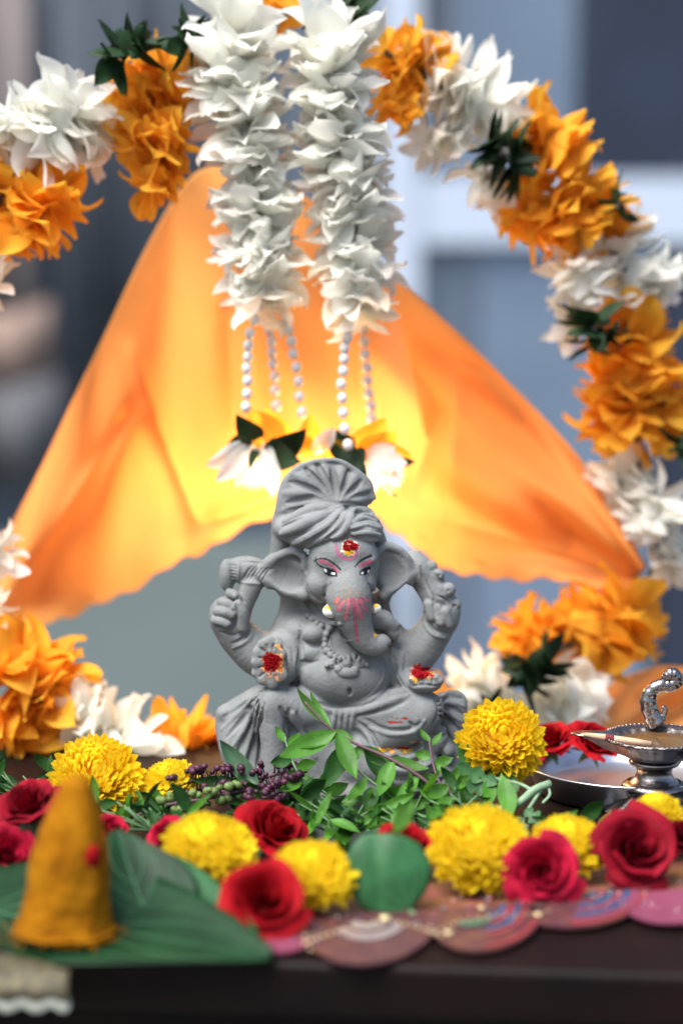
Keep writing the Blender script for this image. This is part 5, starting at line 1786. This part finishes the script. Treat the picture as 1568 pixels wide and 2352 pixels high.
for k in range(260):
    a_, q_ = _cr.random() * 2 * PI, 100 + abs(_cr.gauss(0, 1)) * 34
    s_ = _cr.uniform(0.0003, 0.0009)
    p_ = Vector((bc.x + q_ * math.cos(a_) * sc_, bc.y + q_ * math.sin(a_) * sc_ * 0.9, bc.z - 0.0005))
    _gr.add([p_ + Vector(v) * s_ for v in _g0.V], _g0.F)
_go = _gr.build('spilt_powder', M_TURM, t)
_go['kind'] = 'stuff'
link('red_dot', mesh('red_dot', V, F), t, M_KUM, M)

# ------------------------------------------------------------------ steel plate and silver oil lamp
pc = on(1452, 1812, 0.0)
pr = 252 * ppm(pc)
pl = thing('steel_plate', pc, 'shallow round steel plate under the silver oil lamp', 'plate')
MB().lathe([(0.0, 0.0015), (pr * 0.80, 0.0015), (pr * 0.86, 0.003), (pr * 0.96, 0.0165), (pr, 0.0175), (pr * 1.006, 0.0168), (pr * 1.0, 0.0158), (pr * 0.97, 0.0148), (pr * 0.88, 0.0010), (pr * 0.82, 0.0003), (0.0, 0.0003)], 96, pc).build('dish', M_STEEL, pl)

lc = on(1500, 1858, 0.002)
k_ = ppm(lc)
lp = thing('oil_lamp', lc, 'small ornate silver oil lamp with serpent handle in the steel plate', 'lamp')


def flute(n, a):
    return lambda an, z: a * math.cos(n * an)


MB().lathe([(0, 0), (118 * k_, 0), (120 * k_, 4 * k_), (112 * k_, 10 * k_), (92 * k_, 22 * k_), (72 * k_, 34 * k_), (62 * k_, 42 * k_)], 96, lc, flute(22, 0.03)).build('foot', M_SILVER, lp)
MB().lathe([(60 * k_, 40 * k_), (70 * k_, 44 * k_), (74 * k_, 52 * k_), (70 * k_, 60 * k_), (60 * k_, 66 * k_)], 96, lc, flute(48, 0.025)).build('collar', M_SILVER, lp)
MB().lathe([(58 * k_, 64 * k_), (46 * k_, 74 * k_), (40 * k_, 86 * k_), (42 * k_, 100 * k_), (56 * k_, 106 * k_), (60 * k_, 112 * k_), (50 * k_, 118 * k_)], 64, lc).build('stem', M_SILVER, lp)
bz = lc + Vector((6 * k_, 0, 116 * k_))
BP = [(40, 0), (70, 8), (96, 24), (112, 44), (118, 50), (126, 52), (125, 56), (114, 56), (104, 48), (86, 34), (60, 26), (0, 24)]
V, F = [], []
sg = 96
for (r, z) in BP:
    for k in range(sg):
        an = 2 * PI * k / sg
        dxa = (an - PI + 0.12)
        sp = math.exp(-(dxa / 0.20) ** 2) * max(0, (r - 60) / 60)
        rr = r * (1 + 0.015 * math.cos(24 * an)) * (1 + 0.55 * sp)
        V.append((bz.x + rr * k_ * math.cos(an), bz.y + rr * k_ * math.sin(an), bz.z + (z + 3 * sp) * k_))
for i in range(len(BP) - 1):
    for k in range(sg):
        a, b = i * sg + k, i * sg + (k + 1) % sg
        F.append((a, b, b + sg, a + sg))
link('bowl', mesh('bowl', V, F), lp, M_SILVER)
# beaded rim
mb = MB()
for k in range(70):
    an = 2 * PI * k / 70
    if abs(an - PI + 0.12) < 0.35: continue
    mb.ball((bz.x + 123 * k_ * math.cos(an), bz.y + 123 * k_ * math.sin(an), bz.z + 55 * k_), 3.6 * k_, 6, 4)
mb.build('beaded_rim', M_SILVER, lp)
MB().lathe([(0, 42), (96, 42)], 48).V
V = [(bz.x, bz.y, bz.z + 42 * k_)] + [(bz.x + 97 * k_ * math.cos(2 * PI * k / 48), bz.y + 97 * k_ * math.sin(2 * PI * k / 48), bz.z + 42 * k_) for k in range(48)]
link('oil', mesh('oil', V, [(0, 1 + k, 1 + (k + 1) % 48) for k in range(48)]), lp, M_OIL)
# serpent handle
hy = bz.y + 0.026
hp = crom([(1510, 1662, 17), (1495, 1640, 15), (1487, 1612, 15), (1494, 1588, 13), (1515, 1574, 12), (1538, 1574, 12), (1552, 1566, 12), (1550, 1552, 12), (1538, 1549, 12), (1528, 1556, 9), (1522, 1564, 5)], 6)
h = MB().tube([at(q[0], q[1], hy) for q in hp], [q[2] * 1.3 * k_ * (1 + 0.05 * math.sin(i * 1.6)) for i, q in enumerate(hp)], 12).build('handle', M_SILVER, lp)
link('crest', MB().tube([at(1536, 1550, hy), at(1536, 1540, hy)], [6 * k_, 1 * k_], 6).mesh('crest'), h, M_SILVER)
link('curl', MB().tube([at(q[0], q[1], hy) for q in crom([(1512, 1655), (1524, 1640), (1526, 1628), (1519, 1624)], 4)], 6 * k_, 8).mesh('curl'), h, M_SILVER)
MB().tube([(lc.x + 118 * k_, hy, bz.z + 40 * k_), (lc.x + 116 * k_, hy, bz.z + 160 * k_)], 6 * k_, 8).build('rear_post', M_SILVER, lp)
# wick lying over the spout
wk = thing('cotton_wick', at(1340, 1700, bz.y - 0.01), 'rolled cotton wick with a wine red band lying on the lamp spout', 'wick')
w0, w1 = Vector((bz.x - 178 * k_, bz.y - 0.006, bz.z + 66 * k_)), Vector((bz.x - 20 * k_, bz.y - 0.010, bz.z + 46 * k_))
MB().tube([w0 + (w1 - w0) * t_ for t_ in (0, 0.08, 0.3, 0.7, 1)], [1.5 * k_, 5 * k_, 7.5 * k_, 8 * k_, 7 * k_], 10).build('roll', M_WICK, wk)
MB().tube([w0 + (w1 - w0) * t_ for t_ in (0.34, 0.36, 0.46, 0.48)], [7 * k_, 8.6 * k_, 8.6 * k_, 7 * k_], 10).build('band', M_WINE, wk)

# ------------------------------------------------------------------ dark tray under the idol
ty = MB().lathe([(0.0, 0.0004), (0.062, 0.0004), (0.068, 0.003), (0.070, 0.0032), (0.0705, 0.0026), (0.066, 0.0001), (0.0, 0.0001)], 80, (0.012, -0.085, 0)).build('tray', mat('tray_metal', (0.20, 0.19, 0.19), 0.2, 0.2, 40, metal=1.0))
tag(ty, 'low dark metal tray glinting under the green leaves', 'tray')

# ------------------------------------------------------------------ painted scalloped mat along the table edge
M_COP = mat('copper_print', (0.16, 0.062, 0.05), 0.4, 0, 130, 0.2, 200, col2=(0.09, 0.03, 0.05), metal=0.3)
M_PNK = mat('pink_print', (0.21, 0.045, 0.085), 0.5, 0.2, 60)
M_BLU = mat('blue_print', (0.022, 0.07, 0.15), 0.5, 0.2, 60)
M_RDP = mat('red_print', (0.24, 0.03, 0.035), 0.5, 0.2, 60)
M_GRN = mat('green_print', (0.06, 0.13, 0.08), 0.5, 0.2, 60)
M_GLD = mat('gold_bead', (0.72, 0.58, 0.32), 0.3, 0.1, 60, metal=0.6)
DOT = MB().ball((0, 0, 0), 1, 8, 6).mesh('gold_bead'); DOT.materials.append(M_GLD)


def lobe(parent, x0, x1, yt, yb, m, z, name='petal_panel'):
    """flat scallop between two points of its straight side with a round front"""
    a, b = on(x0, yt, z), on(x1, yt - 22, z)
    f = on((x0 + x1) / 2, yb, z)
    mid = (a + b) / 2
    ax, fr = (b - a) / 2, f - mid
    n = 30
    top = [mid + ax * -math.cos(PI * k / n) + fr * math.sin(PI * k / n) ** 0.9 for k in range(n + 1)]
    V = [mid] + top + [p - Vector((0, 0, 0.0012)) for p in top]
    F = [(0, 1 + k, 2 + k) for k in range(n)] + [(1 + k, 2 + n + k, 3 + n + k, 2 + k) for k in range(n)]
    o = link(name, mesh(name, V, F, False), parent, m)
    return o, mid, ax, fr


def arcband(parent, mid, ax, fr, r0, r1, a0, a1, m, z):
    n = 18
    V, F = [], []
    for k in range(n + 1):
        q = a0 + (a1 - a0) * k / n
        for r in (r0, r1):
            V.append(mid + ax * (-math.cos(q) * r) + fr * (math.sin(q) ** 0.9 * r) + Vector((0, 0, z)))
    for k in range(n):
        F.append((2 * k, 2 * k + 1, 2 * k + 3, 2 * k + 2))
    link('stripe', mesh('stripe', V, F, False), parent, m)


mt_ = thing('painted_mat', on(1000, 2140), 'scalloped copper and pink painted festive mat along the table edge', 'mat')
specs = [(560, 760, 2120, 2185, M_PNK), (690, 1010, 2105, 2212, M_COP), (980, 1250, 2090, 2182, M_COP), (1180, 1490, 2060, 2128, M_COP), (1420, 1720, 2052, 2118, M_PNK), (-200, 560, 2200, 2240, M_COP)]
LB = []
for i, (x0, x1, yt, yb, m) in enumerate(specs[:5]):
    o, mid, ax, fr = lobe(mt_, x0, x1, yt, yb, m, 0.0022 + 0.0004 * i)
    LB.append((o, mid, ax, fr))
# the printed middle of the mat, under the flowers
a, b, c_, d_ = on(560, 2118, 0.0014), on(1740, 2040, 0.0014), on(1740, 1960, 0.0014), on(560, 2010, 0.0014)
link('middle_panel', mesh('middle_panel', [a, b, c_, d_] + [p - Vector((0, 0, 0.001)) for p in (a, b, c_, d_)], [(0, 1, 2, 3), (0, 4, 5, 1), (1, 5, 6, 2), (2, 6, 7, 3), (3, 7, 4, 0)], False), mt_, mat('mat_print', (0.24, 0.07, 0.06), 0.45, 0, 55, col2=(0.20, 0.09, 0.03)))
for li, cols, a0, a1 in [(2, [M_RDP, M_COP, M_RDP, M_BLU, M_RDP, M_BLU], PI * 0.5, PI * 0.97), (3, [M_RDP, M_PNK, M_BLU, M_PNK, M_BLU, M_PNK, M_BLU], PI * 0.45, PI * 0.98)]:
    o, mid, ax, fr = LB[li]
    for k, m in enumerate(cols):
        r1 = 0.97 - k * 0.125
        arcband(o, mid, ax, fr, r1 - 0.095, r1, a0, a1, m, 0.0004)
o, mid, ax, fr = LB[1]
for k, m in enumerate([M_COP, M_PNK]):
    arcband(o, mid, ax, fr, 0.25 + k * 0.2, 0.38 + k * 0.2, PI * 0.2, PI * 0.8, mat('silver_print', (0.45, 0.36, 0.36), 0.3, metal=0.5), 0.0004)
for (pts, n, s) in [([(700, 2165), (775, 2140), (880, 2112)], 11, 8), ([(880, 2112), (960, 2130), (1012, 2150)], 11, 7), ([(690, 2110), (700, 2150), (712, 2180)], 5, 8), ([(1000, 2140), (1050, 2118), (1120, 2104)], 8, 6), ([(1120, 2104), (1200, 2100), (1260, 2092)], 9, 5), ([(1280, 2062), (1340, 2058), (1420, 2052)], 9, 5)]:
    q = crom(pts, 6)
    for k in range(n):
        x, y = lerp2(q, k / (n - 1))
        p = on(x, y, 0.0048)
        s_ = s * 0.62 * ppm(p)
        link('gold_bead', DOT, mt_, None, Matrix.Translation(p) @ Matrix.Diagonal((s_, s_, s_ * 0.7, 1)))
for (x, y, s) in [(884, 2108, 16), (1030, 2142, 12), (1235, 2100, 11), (1105, 2085, 9)]:
    p = on(x, y, 0.0046); s_ = s * ppm(p)
    link('sequin', DOT, mt_, None, Matrix.Translation(p) @ Matrix.Diagonal((s_, s_, s_ * 0.5, 1)))
arcband(mt_, on(1090, 2112, 0.004), on(1130, 2108, 0.004) - on(1090, 2112, 0.004), on(1085, 2128, 0.004) - on(1090, 2112, 0.004), 0.05, 1.0, 0.1, PI - 0.1, M_GRN, 0.0003)

_sq = random.Random(8)
SQ = [MB().ball((0, 0, 0), 1, 6, 4).mesh('sequin') for _ in range(3)]
for q, c in zip(SQ, [(0.8, 0.7, 0.6), (0.7, 0.2, 0.35), (0.15, 0.3, 0.5)]):
    q.materials.append(mat('sequin', c, 0.2, metal=0.6))
for k in range(110):
    x = _sq.uniform(640, 1560)
    y0 = 2105 - (x - 690) * 0.062
    p = on(x, y0 + _sq.uniform(-30, 62 - (x - 690) * 0.02), 0.0042)
    s_ = _sq.uniform(2.2, 5.0) * ppm(p)
    link('sequin', SQ[_sq.randrange(3)], mt_, None, Matrix.Translation(p) @ Matrix.Diagonal((s_, s_, s_ * 0.4, 1)))

# ------------------------------------------------------------------ gold brocade cloth over the left front corner
bg = thing('brocade_cloth', on(60, 2235), 'corner of golden brocade cloth with white scalloped edging at the bottom left', 'cloth')
M_BRO = mat('brocade', (0.13, 0.105, 0.05), 0.6, 0, 260, 0.6, 500, col2=(0.04, 0.035, 0.022), metal=0.2)
M_LACE = mat('white_lace', (0.62, 0.62, 0.52), 0.7, 0.2, 200)
ey = EDGE
n = 26
V, F = [], []
ROWS = 16
edge = []
for i in range(n + 1):
    u = i / n
    x = -260 + u * 420
    xt = -260 + u * 330
    # runs over the table, bends at the edge and hangs in front of it
    top = on(xt, 2190 + 10 * u, 0.0025)
    lip = on(x, 2228 + 2 * u, 0.0025)
    low = lip + Vector((0.0, -0.005, -0.013 - 0.0015 * math.sin(u * 40)))
    for j in range(ROWS + 1):
        v = j / ROWS
        if v < 0.5: p = top + (lip - top) * (v / 0.5) + Vector((0, 0, 0.001 * math.sin(u * 18)))
        else:
            q = (v - 0.5) / 0.5
            p = lip + (low - lip) * q + Vector((0, -0.005 * math.sin(PI * q), 0.002 * (1 - q) * 0))
        V.append(p)
    edge.append(V[-1])
for i in range(n):
    for j in range(ROWS):
        k = i * (ROWS + 1) + j
        F.append((k, k + ROWS + 1, k + ROWS + 2, k + 1))
o = link('fabric', mesh('fabric', V, F), bg, M_BRO)
md = o.modifiers.new('thick', 'SOLIDIFY'); md.thickness = 0.0008
SC = MB().ball((0, 0, 0), 1, 8, 6).mesh('scallop'); SC.materials.append(M_LACE)
for i in range(0, n * 2):
    p, q = edge[i // 2], edge[min(i // 2 + 1, n)]
    c_ = p + (q - p) * (0.5 * (i % 2))
    link('scallop', SC, bg, None, Matrix.Translation(c_ + Vector((0, -0.001, 0.001))) @ Matrix.Diagonal((0.0024, 0.0012, 0.0042, 1)))
